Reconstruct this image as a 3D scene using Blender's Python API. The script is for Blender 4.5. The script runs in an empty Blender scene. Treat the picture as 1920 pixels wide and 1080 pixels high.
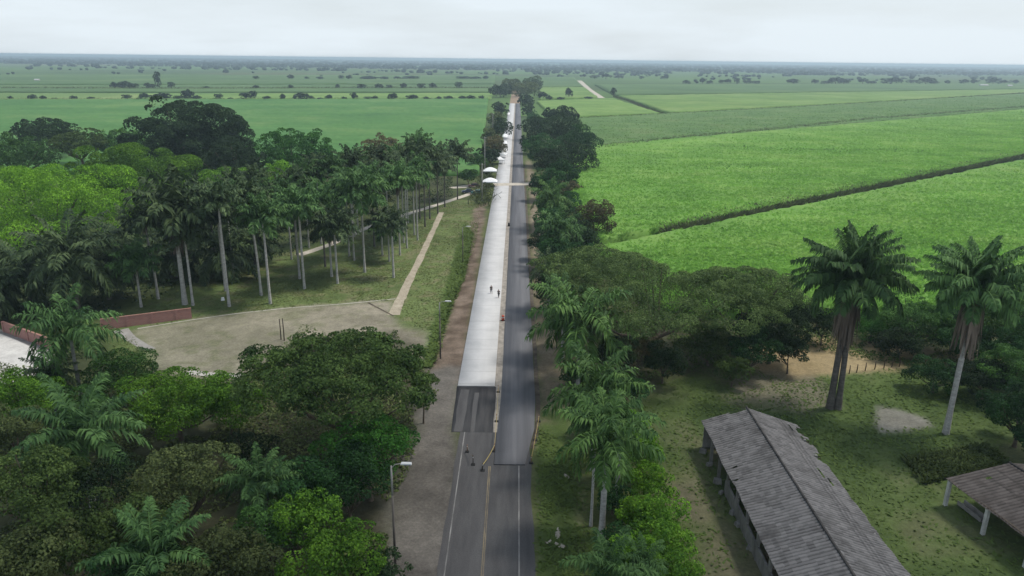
import bpy, bmesh, math, random
import numpy as np
from mathutils import Vector, Matrix, Euler

# ------------------------------------------------------------------ camera, sky, sun, exposure
SC = bpy.context.scene
COL = SC.collection
R = math.radians
F = 1371.0                       # focal length in pixels of a 1920 wide frame
H = 46.0                         # drone height
PITCH = math.atan(429 / F)
cam = bpy.data.cameras.new("camera")
cam.sensor_width = 36
cam.lens = F / 1920 * 36
cam.clip_end = 60000
cam.clip_start = 0.5
cam_o = bpy.data.objects.new("camera", cam)
COL.objects.link(cam_o)
CM = Matrix.Rotation(0.0043, 3, 'Z') @ Matrix.Rotation(math.pi / 2 - PITCH, 3, 'X') @ Matrix.Rotation(0.0115, 3, 'Z')
cam_o.matrix_world = Matrix.Translation((0, 0, H)) @ CM.to_4x4()
SC.camera = cam_o

SUN_EL, SUN_AZ = R(62), R(72)    # azimuth clockwise from +Y
SDIR = Vector((math.sin(SUN_AZ) * math.cos(SUN_EL), math.cos(SUN_AZ) * math.cos(SUN_EL), math.sin(SUN_EL)))
world = bpy.data.worlds.new("World")
SC.world = world
world.use_nodes = True
wn, wl = world.node_tree.nodes, world.node_tree.links
wn.clear()
w_out = wn.new('ShaderNodeOutputWorld')
w_bg = wn.new('ShaderNodeBackground')
w_sky = wn.new('ShaderNodeTexSky')
w_sky.sky_type = 'NISHITA'
w_sky.sun_disc = False
w_sky.sun_elevation = SUN_EL
w_sky.sun_rotation = SUN_AZ
w_sky.air_density = 1.2
w_sky.dust_density = 2.5
w_bg.inputs['Strength'].default_value = 0.1
w_tc = wn.new('ShaderNodeTexCoord')
w_map = wn.new('ShaderNodeMapping')
w_map.inputs['Scale'].default_value = (1.5, 1.5, 9)
w_no = wn.new('ShaderNodeTexNoise')
w_no.inputs['Scale'].default_value = 2.2
w_no.inputs['Detail'].default_value = 5
w_ra = wn.new('ShaderNodeValToRGB')
w_ra.color_ramp.elements[0].position = 0.36
w_ra.color_ramp.elements[0].color = (0.8, 0.8, 0.8, 1)
w_ra.color_ramp.elements[1].position = 0.6
w_ra.color_ramp.elements[1].color = (0.97, 0.97, 0.97, 1)
w_mix = wn.new('ShaderNodeMix')
w_mix.data_type = 'RGBA'
w_mix.inputs['B'].default_value = (7.9, 8.75, 9.35, 1)     # pale overcast cloud layer
wl.new(w_tc.outputs['Generated'], w_map.inputs['Vector'])
wl.new(w_map.outputs['Vector'], w_no.inputs['Vector'])
wl.new(w_no.outputs['Fac'], w_ra.inputs['Fac'])
w_sep = wn.new('ShaderNodeSeparateXYZ')
w_el = wn.new('ShaderNodeMapRange')
w_el.inputs['From Min'].default_value = 0.10
w_el.inputs['From Max'].default_value = 0.55
w_el.inputs['To Min'].default_value = 1.0
w_el.inputs['To Max'].default_value = 0.42
w_mul = wn.new('ShaderNodeMath')
w_mul.operation = 'MULTIPLY'
wl.new(w_tc.outputs['Generated'], w_sep.inputs[0])
wl.new(w_sep.outputs['Z'], w_el.inputs['Value'])
wl.new(w_ra.outputs['Color'], w_mul.inputs[0])
wl.new(w_el.outputs[0], w_mul.inputs[1])
wl.new(w_mul.outputs[0], w_mix.inputs['Factor'])
wl.new(w_sky.outputs['Color'], w_mix.inputs['A'])
wl.new(w_mix.outputs['Result'], w_bg.inputs['Color'])
wl.new(w_bg.outputs['Background'], w_out.inputs['Surface'])

sun = bpy.data.lights.new("sun", 'SUN')
sun.energy = 3.1
sun.angle = R(12)
sun.color = (1.0, 0.95, 0.87)
sun_o = bpy.data.objects.new("sun", sun)
COL.objects.link(sun_o)
sun_o.location = (0, 0, 300)
sun_o.rotation_euler = SDIR.to_track_quat('Z', 'Y').to_euler()

SC.view_settings.view_transform = 'Standard'
SC.view_settings.look = 'None'
SC.view_settings.gamma = 1
SC.view_settings.exposure = 0.06

# ------------------------------------------------------------------ helpers
CMN = np.array(CM)


def at(px, py, z=0.0):
    """the point at height z that a position on the photograph corresponds to"""
    d = CMN @ np.array([(px - 960) / F, -(py - 540) / F, -1.0])
    t = (z - H) / d[2]
    return np.array([d[0] * t, d[1] * t, z])


def atn(px, py, z=0.0):
    px, py = np.asarray(px, float), np.asarray(py, float)
    d = np.stack([(px - 960) / F, -(py - 540) / F, -np.ones_like(px)], -1) @ CMN.T
    t = (z - H) / d[..., 2]
    return np.stack([d[..., 0] * t, d[..., 1] * t, np.full_like(t, z)], -1)


def proj(p):
    c = CMN.T @ (np.array(p, float) - np.array([0, 0, H]))
    return 960 + F * c[0] / -c[2], 540 - F * c[1] / -c[2]


def scale_at(p):
    c = CMN.T @ (np.array(p, float) - np.array([0, 0, H]))
    return F / -c[2]


def height_for(p, cy):
    lo, hi = 0.0, 44.0
    for _ in range(40):
        m = (lo + hi) / 2
        if proj((p[0], p[1], m))[1] > cy:
            lo = m
        else:
            hi = m
    return lo


def nice(a):
    n = np.linalg.norm(a, axis=-1, keepdims=True)
    return a / np.maximum(n, 1e-9)


def tag(o, label=None, cat=None, group=None, kind=None):
    for k, v in (('label', label), ('category', cat), ('group', group), ('kind', kind)):
        if v:
            o[k] = v
    return o


def empty(name, loc, label, cat, group=None, rz=0.0, kind=None):
    o = bpy.data.objects.new(name, None)
    COL.objects.link(o)
    o.location = tuple(float(v) for v in loc)
    o.rotation_euler = (0, 0, rz)
    o.empty_display_size = 0.3
    return tag(o, label, cat, group, kind)


def raw_mesh(name, V, Fs, smooth=False):
    """V (n,3), Fs (m,k) with k = 3 or 4"""
    V = np.ascontiguousarray(V, dtype=np.float32)
    Fs = np.ascontiguousarray(Fs, dtype=np.int32)
    me = bpy.data.meshes.new(name)
    m, k = Fs.shape
    me.vertices.add(len(V))
    me.vertices.foreach_set('co', V.ravel())
    me.loops.add(m * k)
    me.loops.foreach_set('vertex_index', Fs.ravel())
    me.polygons.add(m)
    me.polygons.foreach_set('loop_start', np.arange(0, m * k, k, dtype=np.int32))
    me.polygons.foreach_set('loop_total', np.full(m, k, dtype=np.int32))
    me.update(calc_edges=True)
    if smooth:
        me.polygons.foreach_set('use_smooth', np.ones(m, dtype=bool))
    return me


def link(name, me, mat=None, parent=None, loc=None, scale=None, rz=None):
    o = bpy.data.objects.new(name, me)
    COL.objects.link(o)
    if mat is not None:
        if len(me.materials) == 0:
            me.materials.append(mat)
        elif me.materials[0] != mat:
            o.material_slots[0].link = 'OBJECT'
            o.material_slots[0].material = mat
    if parent is not None:
        o.parent = parent
    if loc is not None:
        o.location = tuple(float(v) for v in loc)
    if scale is not None:
        o.scale = scale if hasattr(scale, '__len__') else (scale,) * 3
    if rz is not None:
        o.rotation_euler = (0, 0, rz)
    return o


class MB:
    """collects boxes, tubes, prisms and builds ONE mesh object of them"""

    def __init__(s):
        s.v, s.f = [], []

    def add(s, V, Fs):
        b = len(s.v)
        s.v.extend([tuple(float(c) for c in p) for p in V])
        s.f.extend([tuple(int(i) + b for i in f) for f in Fs])
        return s

    def box(s, c, d, rz=0.0, taper=1.0):
        cx, cy, cz = c
        hx, hy, hz = d[0] / 2, d[1] / 2, d[2] / 2
        V = []
        for z, t in ((-hz, 1.0), (hz, taper)):
            for x, y in ((-hx, -hy), (hx, -hy), (hx, hy), (-hx, hy)):
                x, y = x * t, y * t
                V.append((cx + x * math.cos(rz) - y * math.sin(rz), cy + x * math.sin(rz) + y * math.cos(rz), cz + z))
        return s.add(V, [(3, 2, 1, 0), (4, 5, 6, 7), (0, 1, 5, 4), (1, 2, 6, 5), (2, 3, 7, 6), (3, 0, 4, 7)])

    def tube(s, path, rad, n=8, cap=True):
        V, Fs = tube(path, rad, n)
        Fs = [tuple(f) for f in Fs]
        if cap:
            k = len(path)
            Fs.append(tuple(range(n - 1, -1, -1)))
            Fs.append(tuple(range((k - 1) * n, k * n)))
        return s.add(V, Fs)

    def build(s, name, mat, parent=None, smooth=False):
        me = bpy.data.meshes.new(name)
        me.from_pydata(s.v, [], s.f)
        me.update()
        if smooth:
            me.polygons.foreach_set('use_smooth', np.ones(len(me.polygons), dtype=bool))
        return link(name, me, mat, parent)


def tube(path, rad, n=8):
    P = np.array(path, float)
    rad = np.broadcast_to(np.array(rad, float), (len(P),))
    T = np.gradient(P, axis=0) if len(P) > 2 else np.repeat((P[1:] - P[:1]), 2, 0)
    T = nice(T)
    ref = np.where(np.abs(T[:, 2:3]) > 0.9, np.array([[1.0, 0, 0]]), np.array([[0, 0, 1.0]]))
    A = nice(np.cross(T, ref))
    B = np.cross(T, A)
    a = np.linspace(0, 2 * np.pi, n, endpoint=False)
    V = P[:, None] + rad[:, None, None] * (A[:, None] * np.cos(a)[None, :, None] + B[:, None] * np.sin(a)[None, :, None])
    Fs = []
    for i in range(len(P) - 1):
        for j in range(n):
            Fs.append((i * n + j, i * n + (j + 1) % n, (i + 1) * n + (j + 1) % n, (i + 1) * n + j))
    return V.reshape(-1, 3), np.array(Fs)


_vt = {}


def vnoise(x, y, scale, seed=0):
    """smooth value noise in 0..1"""
    if seed not in _vt:
        _vt[seed] = np.random.default_rng(seed + 77).random((256, 256))
    t = _vt[seed]
    x, y = x / scale, y / scale
    xi, yi = np.floor(x).astype(int), np.floor(y).astype(int)
    fx, fy = x - xi, y - yi
    fx, fy = fx * fx * (3 - 2 * fx), fy * fy * (3 - 2 * fy)
    g = lambda i, j: t[i % 256, j % 256]
    return (g(xi, yi) * (1 - fx) + g(xi + 1, yi) * fx) * (1 - fy) + (g(xi, yi + 1) * (1 - fx) + g(xi + 1, yi + 1) * fx) * fy


def fnoise(x, y, scale, seed=0, oct=3):
    s, a, w = 0, 0, 1.0
    for k in range(oct):
        s = s + w * vnoise(x, y, scale / 2 ** k, seed + k)
        a += w
        w *= 0.55
    return s / a


def sdist(x, y, poly):
    """signed distance to a polygon, positive inside"""
    P = np.array(poly, float)
    d = np.full(x.shape, 1e9)
    ins = np.zeros(x.shape, bool)
    n = len(P)
    for i in range(n):
        a, b = P[i], P[(i + 1) % n]
        e = b - a
        wx, wy = x - a[0], y - a[1]
        t = np.clip((wx * e[0] + wy * e[1]) / max(e @ e, 1e-9), 0, 1)
        d = np.minimum(d, np.hypot(wx - t * e[0], wy - t * e[1]))
        c = ((a[1] > y) != (b[1] > y)) & (x < (b[0] - a[0]) * (y - a[1]) / (b[1] - a[1] + 1e-12) + a[0])
        ins ^= c
    return np.where(ins, d, -d)


def gpoly(pts):
    return [tuple(at(px, py)[:2]) for px, py in pts]


ORD = "first second third fourth fifth sixth seventh eighth ninth tenth eleventh twelfth thirteenth fourteenth fifteenth sixteenth seventeenth eighteenth nineteenth".split()
TENS = {2: 'twenty', 3: 'thirty', 4: 'forty', 5: 'fifty', 6: 'sixty'}
TENTH = {2: 'twentieth', 3: 'thirtieth', 4: 'fortieth', 5: 'fiftieth', 6: 'sixtieth'}


def ordinal(i):
    if i < 20:
        return ORD[i - 1]
    return TENTH[i // 10] if i % 10 == 0 else TENS[i // 10] + '-' + ORD[i % 10 - 1]


# ------------------------------------------------------------------ materials
def new_mat(name):
    m = bpy.data.materials.new(name)
    m.use_nodes = True
    n = m.node_tree.nodes
    n.clear()
    return m, n, m.node_tree.links


def N(n, typ, **kw):
    x = n.new(typ)
    for k, v in kw.items():
        if k in x.inputs:
            x.inputs[k].default_value = v
        else:
            setattr(x, k, v)
    return x


def ramp(n, stops):
    r = n.new('ShaderNodeValToRGB')
    e = r.color_ramp.elements
    while len(e) < len(stops):
        e.new(0.5)
    for i, (p, c) in enumerate(stops):
        e[i].position = p
        e[i].color = (*c, 1)
    return r


def foliage(name, dark, light, trans=0.3, clump=0.22, vary=0.25, spec=0.07):
    """leaves: each leaf its own tone, larger clumps of young and old foliage"""
    m, n, l = new_mat(name)
    out = n.new('ShaderNodeOutputMaterial')
    geo = n.new('ShaderNodeNewGeometry')
    tc = n.new('ShaderNodeTexCoord')
    no = N(n, 'ShaderNodeTexNoise', Scale=clump, Detail=3.0, Roughness=0.6)
    l.new(tc.outputs['Object'], no.inputs['Vector'])
    add = N(n, 'ShaderNodeMath', operation='MULTIPLY_ADD')
    l.new(geo.outputs['Random Per Island'], add.inputs[0])
    add.inputs[1].default_value = 0.55
    sc = N(n, 'ShaderNodeMapRange')
    sc.inputs['From Min'].default_value = 0.3
    sc.inputs['From Max'].default_value = 0.7
    sc.inputs['To Min'].default_value = -0.15
    sc.inputs['To Max'].default_value = 0.6
    l.new(no.outputs['Fac'], sc.inputs['Value'])
    l.new(sc.outputs['Result'], add.inputs[2])
    mid = tuple((a * 0.6 + b * 0.4) for a, b in zip(dark, light))
    r = ramp(n, [(0.0, dark), (0.5, mid), (1.0, light)])
    l.new(add.outputs[0], r.inputs['Fac'])
    oi = n.new('ShaderNodeObjectInfo')
    mr = N(n, 'ShaderNodeMapRange')
    mr.inputs['To Min'].default_value = 1 - vary
    mr.inputs['To Max'].default_value = 1 + vary
    l.new(oi.outputs['Random'], mr.inputs['Value'])
    hs = n.new('ShaderNodeHueSaturation')
    l.new(mr.outputs['Result'], hs.inputs['Value'])
    l.new(r.outputs['Color'], hs.inputs['Color'])
    d = N(n, 'ShaderNodeBsdfPrincipled', Roughness=0.62)
    d.inputs['Specular IOR Level'].default_value = spec
    t = n.new('ShaderNodeBsdfTranslucent')
    mx = N(n, 'ShaderNodeMixShader', Fac=trans)
    l.new(hs.outputs['Color'], d.inputs['Base Color'])
    l.new(hs.outputs['Color'], t.inputs['Color'])
    l.new(d.outputs[0], mx.inputs[1])
    l.new(t.outputs[0], mx.inputs[2])
    l.new(mx.outputs[0], out.inputs['Surface'])
    return m


def surf(name, c1, c2, scale=1.0, rough=0.9, bump=0.0, stretch=(1, 1, 1), fine=None, lo=0.35, hi=0.65, spec=0.3):
    """two-tone noisy surface in metres (object coordinates)"""
    m, n, l = new_mat(name)
    out = n.new('ShaderNodeOutputMaterial')
    tc = n.new('ShaderNodeTexCoord')
    mp = N(n, 'ShaderNodeMapping')
    mp.inputs['Scale'].default_value = stretch
    l.new(tc.outputs['Object'], mp.inputs['Vector'])
    no = N(n, 'ShaderNodeTexNoise', Scale=scale, Detail=6.0, Roughness=0.65)
    l.new(mp.outputs[0], no.inputs['Vector'])
    r = ramp(n, [(lo, c1), (hi, c2)])
    l.new(no.outputs['Fac'], r.inputs['Fac'])
    col = r.outputs['Color']
    if fine:
        n2 = N(n, 'ShaderNodeTexNoise', Scale=fine[0], Detail=3.0)
        l.new(tc.outputs['Object'], n2.inputs['Vector'])
        mr = N(n, 'ShaderNodeMapRange')
        mr.inputs['From Min'].default_value = 0.3
        mr.inputs['From Max'].default_value = 0.7
        mr.inputs['To Min'].default_value = 1 - fine[1]
        mr.inputs['To Max'].default_value = 1 + fine[1]
        l.new(n2.outputs['Fac'], mr.inputs['Value'])
        hs = n.new('ShaderNodeHueSaturation')
        l.new(mr.outputs['Result'], hs.inputs['Value'])
        l.new(col, hs.inputs['Color'])
        col = hs.outputs['Color']
    b = N(n, 'ShaderNodeBsdfPrincipled', Roughness=rough)
    b.inputs['Specular IOR Level'].default_value = spec
    l.new(col, b.inputs['Base Color'])
    if bump:
        bp = N(n, 'ShaderNodeBump', Strength=bump, Distance=0.1)
        l.new(no.outputs['Fac'], bp.inputs['Height'])
        l.new(bp.outputs[0], b.inputs['Normal'])
    l.new(b.outputs[0], out.inputs['Surface'])
    return m


def plain(name, c, rough=0.6, metal=0.0):
    return surf(name, tuple(v * 0.9 for v in c), tuple(min(1, v * 1.08) for v in c), 3.0, rough)


M_BARK = surf('bark', (0.07, 0.055, 0.04), (0.16, 0.13, 0.1), 2.5, 0.95, 0.4)
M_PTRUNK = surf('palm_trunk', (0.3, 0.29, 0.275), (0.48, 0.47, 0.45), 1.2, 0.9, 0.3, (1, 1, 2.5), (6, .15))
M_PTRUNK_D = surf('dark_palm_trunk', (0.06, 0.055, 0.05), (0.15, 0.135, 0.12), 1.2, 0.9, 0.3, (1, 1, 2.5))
M_SHAFT = plain('crownshaft', (0.10, 0.16, 0.05))
M_DEAD = foliage('dead_fronds', (0.07, 0.055, 0.045), (0.25, 0.2, 0.165), 0.1, 0.4, 0.1)

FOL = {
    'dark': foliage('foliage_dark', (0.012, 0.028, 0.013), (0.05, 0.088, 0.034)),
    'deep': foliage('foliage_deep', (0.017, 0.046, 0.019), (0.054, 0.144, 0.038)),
    'mid': foliage('foliage_mid', (0.029, 0.075, 0.021), (0.098, 0.208, 0.046)),
    'green': foliage('foliage_green', (0.025, 0.088, 0.020), (0.088, 0.250, 0.035)),
    'bright': foliage('foliage_bright', (0.039, 0.111, 0.016), (0.195, 0.377, 0.039)),
    'lime': foliage('foliage_lime', (0.052, 0.143, 0.016), (0.247, 0.481, 0.039)),
    'canopy': foliage('foliage_canopy', (0.036, 0.068, 0.024), (0.18, 0.265, 0.085)),
    'raintree': foliage('foliage_raintree', (0.019, 0.047, 0.015), (0.136, 0.219, 0.058)),
    'olive': foliage('foliage_olive', (0.029, 0.057, 0.018), (0.130, 0.195, 0.052)),
    'dusty': foliage('foliage_dusty', (0.040, 0.062, 0.025), (0.175, 0.219, 0.077)),
    'brown': foliage('foliage_brown', (0.060, 0.060, 0.030), (0.168, 0.150, 0.072)),
    'palm': foliage('foliage_palm', (0.026, 0.068, 0.025), (0.117, 0.221, 0.065), 0.15, .22, .25, .12),
    'palmdk': foliage('foliage_palm_dark', (0.016, 0.037, 0.018), (0.106, 0.156, 0.062), 0.12, .22, .25, .15),
    'palmgr': foliage('foliage_palm_green', (0.024, 0.07, 0.018), (0.12, 0.22, 0.05), 0.15, .22, .25, .2),
    'far': foliage('foliage_far', (0.014, 0.03, 0.016), (0.04, 0.072, 0.034)),
}


# ------------------------------------------------------------------ ground
FOREST = gpoly([(-200, 690), (60, 690), (180, 640), (250, 690), (330, 720), (450, 715), (560, 640), (740, 620), (830, 720), (790, 800), (780, 860), (735, 960), (720, 1200), (-400, 1200)])
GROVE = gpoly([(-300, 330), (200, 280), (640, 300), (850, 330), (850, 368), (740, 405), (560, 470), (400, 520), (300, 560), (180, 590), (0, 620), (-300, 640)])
LAWN = gpoly([(180, 610), (300, 556), (420, 510), (560, 455), (700, 415), (850, 374), (908, 378), (890, 470), (850, 560), (822, 690), (560, 720), (260, 720)])
DIRT = gpoly([(238, 620), (330, 602), (430, 588), (600, 571), (738, 562), (732, 592), (800, 622), (822, 690), (700, 705), (560, 712), (440, 716), (300, 712), (270, 655)])
SOIL = gpoly([(912, 380), (905, 440), (896, 520), (880, 620), (862, 720), (770, 722), (800, 690), (838, 600), (866, 480), (893, 384)])
STRIP = gpoly([(888, 440), (872, 520), (838, 600), (812, 690), (790, 690), (812, 620), (835, 555), (858, 470), (872, 420)])
SHOULDER = gpoly([(862, 690), (862, 1300), (640, 1300), (715, 1060), (735, 930), (770, 820), (775, 740), (800, 690)])
VERGE = gpoly([(985, 300), (992, 360), (1004, 600), (1012, 760), (1004, 870), (1000, 1300), (1110, 1300), (1085, 900), (1062, 700), (1030, 520), (1008, 360), (996, 300)])
YARD = gpoly([(1190, 700), (1480, 660), (1700, 690), (1760, 700), (2100, 800), (2300, 1300), (1240, 1300), (1240, 950)])
TAN = gpoly([(1400, 655), (1500, 630), (1640, 640), (1725, 652), (1690, 690), (1560, 705), (1480, 715), (1430, 700)])
TAN2 = gpoly([(1720, 655), (1900, 660), (1905, 690), (1740, 690)])
SHADE = gpoly([(1160, 600), (1480, 600), (1470, 720), (1380, 745), (1200, 760)])
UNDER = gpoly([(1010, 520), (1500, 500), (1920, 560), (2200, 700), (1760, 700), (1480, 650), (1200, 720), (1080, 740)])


def axis(lo, hi, step, far_lo, far_hi, g):
    a = list(np.arange(lo, hi + step / 2, step))
    s, v = step, a[-1]
    while v < far_hi:
        s *= g
        v += s
        a.append(v)
    s, v, b = step, a[0], []
    while v > far_lo:
        s *= g
        v -= s
        b.append(v)
    return np.array(b[::-1] + a)


gx = axis(-105, 105, 0.7, -12500, 12500, 1.13)
gy = axis(40, 250, 0.8, -120, 15500, 1.10)
GX, GY = np.meshgrid(gx, gy)
x, y = GX.ravel(), GY.ravel()
n1 = fnoise(x, y, 9, 3, 4)
n2 = fnoise(x, y, 2.2, 9, 3)
col = np.zeros((len(x), 3))


def lay(mask, c1, c2, nz):
    global col
    c = np.array(c1)[None] * (1 - nz[:, None]) + np.array(c2)[None] * nz[:, None]
    col = col * (1 - mask[:, None]) + c * mask[:, None]


def smask(poly, soft, wob=1.0):
    d = sdist(x, y, poly) + (fnoise(x, y, 5, 21, 3) - 0.5) * 2 * wob * soft
    t = np.clip(d / soft * 0.5 + 0.5, 0, 1)
    return t * t * (3 - 2 * t)


sharp = np.clip((n1 - 0.35) / 0.3, 0, 1)
lay(np.ones(len(x)), (0.05, 0.065, 0.024), (0.085, 0.105, 0.034), sharp)
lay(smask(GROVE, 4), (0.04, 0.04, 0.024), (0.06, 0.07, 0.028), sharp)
lay(smask(LAWN, 2), (0.085, 0.115, 0.04), (0.125, 0.165, 0.058), sharp)
lay(smask(LAWN, 2) * np.clip((n2 - 0.55) / 0.15, 0, 1) * 0.6, (0.19, 0.165, 0.1), (0.19, 0.165, 0.1), sharp)
lay(smask(DIRT, 2.0, 1.4), (0.2, 0.178, 0.14), (0.275, 0.245, 0.195), sharp)
lay(smask(DIRT, 1, 1) * np.clip((n2 - 0.58) / 0.12, 0, 1) * 0.45, (0.1, 0.11, 0.05), (0.1, 0.11, 0.05), sharp)
lay(smask(STRIP, 1.2), (0.07, 0.14, 0.03), (0.12, 0.2, 0.05), n2)
lay(smask(SOIL, 1.0), (0.09, 0.064, 0.048), (0.19, 0.145, 0.115), np.clip((n2 - 0.3) / 0.4, 0, 1))
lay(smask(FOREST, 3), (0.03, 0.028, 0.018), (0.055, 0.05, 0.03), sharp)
lay(smask(SHOULDER, 1.5), (0.1, 0.09, 0.082), (0.16, 0.145, 0.13), np.clip((n1 * .6 + n2 * .4 - 0.35) / 0.3, 0, 1))
lay(smask(VERGE, 0.8), (0.16, 0.13, 0.09), (0.22, 0.185, 0.135), np.clip((n2 - 0.3) / 0.4, 0, 1))
vg = smask(VERGE, 0.8) * np.clip((100 - y) / 12 + 0.2 + (n2 - .5) * 3, 0, 1)
lay(vg, (0.05, 0.085, 0.022), (0.09, 0.12, 0.036), n2)
lay(smask(YARD, 3), (0.055, 0.085, 0.026), (0.10, 0.135, 0.042), sharp)
lay(smask(YARD, 3) * np.clip((n1 - 0.56) / 0.14, 0, 1) * 0.55, (0.14, 0.12, 0.085), (0.12, 0.105, 0.065), n2)
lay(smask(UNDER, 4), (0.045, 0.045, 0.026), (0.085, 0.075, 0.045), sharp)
lay(smask(TAN, 1.5, 1.5), (0.26, 0.19, 0.105), (0.36, 0.27, 0.16), sharp)
lay(smask(TAN2, 1.5, 1.5), (0.22, 0.16, 0.1), (0.3, 0.23, 0.15), sharp)
lay(smask(gpoly([(1350, 705), (1540, 700), (1560, 760), (1470, 770), (1380, 760)]), 2.5, 1.6) * 0.8, (0.16, 0.135, 0.105), (0.2, 0.17, 0.135), n2)
lay(smask(gpoly([(1240, 800), (1330, 780), (1420, 1090), (1290, 1100)]), 2.5, 2) * 0.7 * sharp, (0.13, 0.11, 0.08), (0.16, 0.135, 0.095), n2)
lay(smask(gpoly([(1640, 758), (1700, 768), (1742, 785), (1757, 800), (1700, 808), (1650, 810), (1636, 795)]), 0.7, 1.3), (0.17, 0.155, 0.14), (0.25, 0.235, 0.215), n2)
ground_z = -0.06 + 0.0 * x
nearw = np.clip(1 - np.maximum(np.abs(x) / 400, (y - 300) / 300), 0, 1)
V = np.stack([x, y, ground_z], -1)
ny, nx = GX.shape
ii = (np.arange(ny - 1)[:, None] * nx + np.arange(nx - 1)[None]).ravel()
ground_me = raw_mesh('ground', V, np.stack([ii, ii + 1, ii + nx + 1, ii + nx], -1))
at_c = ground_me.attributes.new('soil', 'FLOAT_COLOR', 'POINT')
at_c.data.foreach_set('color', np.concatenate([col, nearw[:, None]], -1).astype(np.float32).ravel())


def ground_material():
    m, n, l = new_mat('ground_cover')
    out = n.new('ShaderNodeOutputMaterial')
    at_ = N(n, 'ShaderNodeAttribute', attribute_name='soil')
    tc = n.new('ShaderNodeTexCoord')
    mp = N(n, 'ShaderNodeMapping')
    mp.inputs['Scale'].default_value = (1 / 420, 1 / 300, 1)
    mp.inputs['Rotation'].default_value = (0, 0, 0.16)
    l.new(tc.outputs['Object'], mp.inputs['Vector'])
    vo = N(n, 'ShaderNodeTexVoronoi', Scale=1.0)
    vo.voronoi_dimensions = '2D'
    vo.distance = 'CHEBYCHEV'
    l.new(mp.outputs[0], vo.inputs['Vector'])
    r = ramp(n, [(0.0, (0.045, 0.075, 0.03)), (0.25, (0.07, 0.13, 0.035)), (0.5, (0.09, 0.17, 0.04)), (0.75, (0.06, 0.1, 0.035)), (1.0, (0.16, 0.17, 0.08))])
    l.new(vo.outputs['Color'], r.inputs['Fac'])
    mx = N(n, 'ShaderNodeMix', data_type='RGBA')
    l.new(at_.outputs['Alpha'], mx.inputs['Factor'])
    l.new(r.outputs['Color'], mx.inputs['A'])
    l.new(at_.outputs['Color'], mx.inputs['B'])
    no = N(n, 'ShaderNodeTexNoise', Scale=3.2, Detail=5.0, Roughness=0.75)
    l.new(tc.outputs['Object'], no.inputs['Vector'])
    mr = N(n, 'ShaderNodeMapRange')
    mr.inputs['From Min'].default_value = 0.3
    mr.inputs['From Max'].default_value = 0.7
    mr.inputs['To Min'].default_value = 0.74
    mr.inputs['To Max'].default_value = 1.26
    l.new(no.outputs['Fac'], mr.inputs['Value'])
    nb = N(n, 'ShaderNodeTexNoise', Scale=0.55, Detail=6.0, Roughness=0.8)
    l.new(tc.outputs['Object'], nb.inputs['Vector'])
    mb_ = N(n, 'ShaderNodeMapRange')
    mb_.inputs['From Min'].default_value = 0.3
    mb_.inputs['From Max'].default_value = 0.7
    mb_.inputs['To Min'].default_value = 0.72
    mb_.inputs['To Max'].default_value = 1.24
    l.new(nb.outputs['Fac'], mb_.inputs['Value'])
    mv = N(n, 'ShaderNodeMath', operation='MULTIPLY')
    l.new(mr.outputs[0], mv.inputs[0])
    l.new(mb_.outputs[0], mv.inputs[1])
    hs = n.new('ShaderNodeHueSaturation')
    l.new(mv.outputs[0], hs.inputs['Value'])
    l.new(mx.outputs['Result'], hs.inputs['Color'])
    b = N(n, 'ShaderNodeBsdfPrincipled', Roughness=0.95)
    b.inputs['Specular IOR Level'].default_value = 0.15
    bp = N(n, 'ShaderNodeBump', Strength=0.25, Distance=0.12)
    l.new(no.outputs['Fac'], bp.inputs['Height'])
    l.new(bp.outputs[0], b.inputs['Normal'])
    l.new(hs.outputs['Color'], b.inputs['Base Color'])
    l.new(b.outputs[0], out.inputs['Surface'])
    return m


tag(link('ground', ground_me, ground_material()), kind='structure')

# ------------------------------------------------------------------ roads
M_OLD = surf('old_asphalt', (0.062, 0.061, 0.063), (0.105, 0.103, 0.103), 0.5, 0.92, 0.1, (1.0, 0.12, 1), (9, .16))
M_NEW = surf('new_asphalt', (0.088, 0.09, 0.1), (0.148, 0.151, 0.163), 0.6, 0.85, 0.08, (1.2, 0.03, 1), (11, .14))
M_PATCH = surf('black_asphalt', (0.022, 0.022, 0.025), (0.066, 0.065, 0.066), 0.5, 0.8, 0.1, (1.5, 0.12, 1), (8, .15))
M_GRAVEL = surf('gravel', (0.2, 0.18, 0.155), (0.34, 0.31, 0.27), 1.1, 0.95, 0.3, (1, 0.6, 1), (7, .25))
M_LINE_W = surf('worn_white_paint', (0.1, 0.098, 0.094), (0.31, 0.3, 0.29), 0.9, 0.8, 0, (1, .3, 1))
M_LINE_Y = surf('worn_yellow_paint', (0.11, 0.095, 0.075), (0.3, 0.24, 0.14), 1.2, 0.8, 0, (1, .3, 1))
M_TRACK = surf('dirt_track', (0.36, 0.32, 0.26), (0.52, 0.48, 0.41), 0.6, 0.95, 0.1, (1, 1, 1), (4, .15))
M_PATH = surf('footpath', (0.27, 0.235, 0.175), (0.4, 0.355, 0.275), 0.5, 0.95, 0.1, (1, 1, 1), (4, .15))


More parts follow.
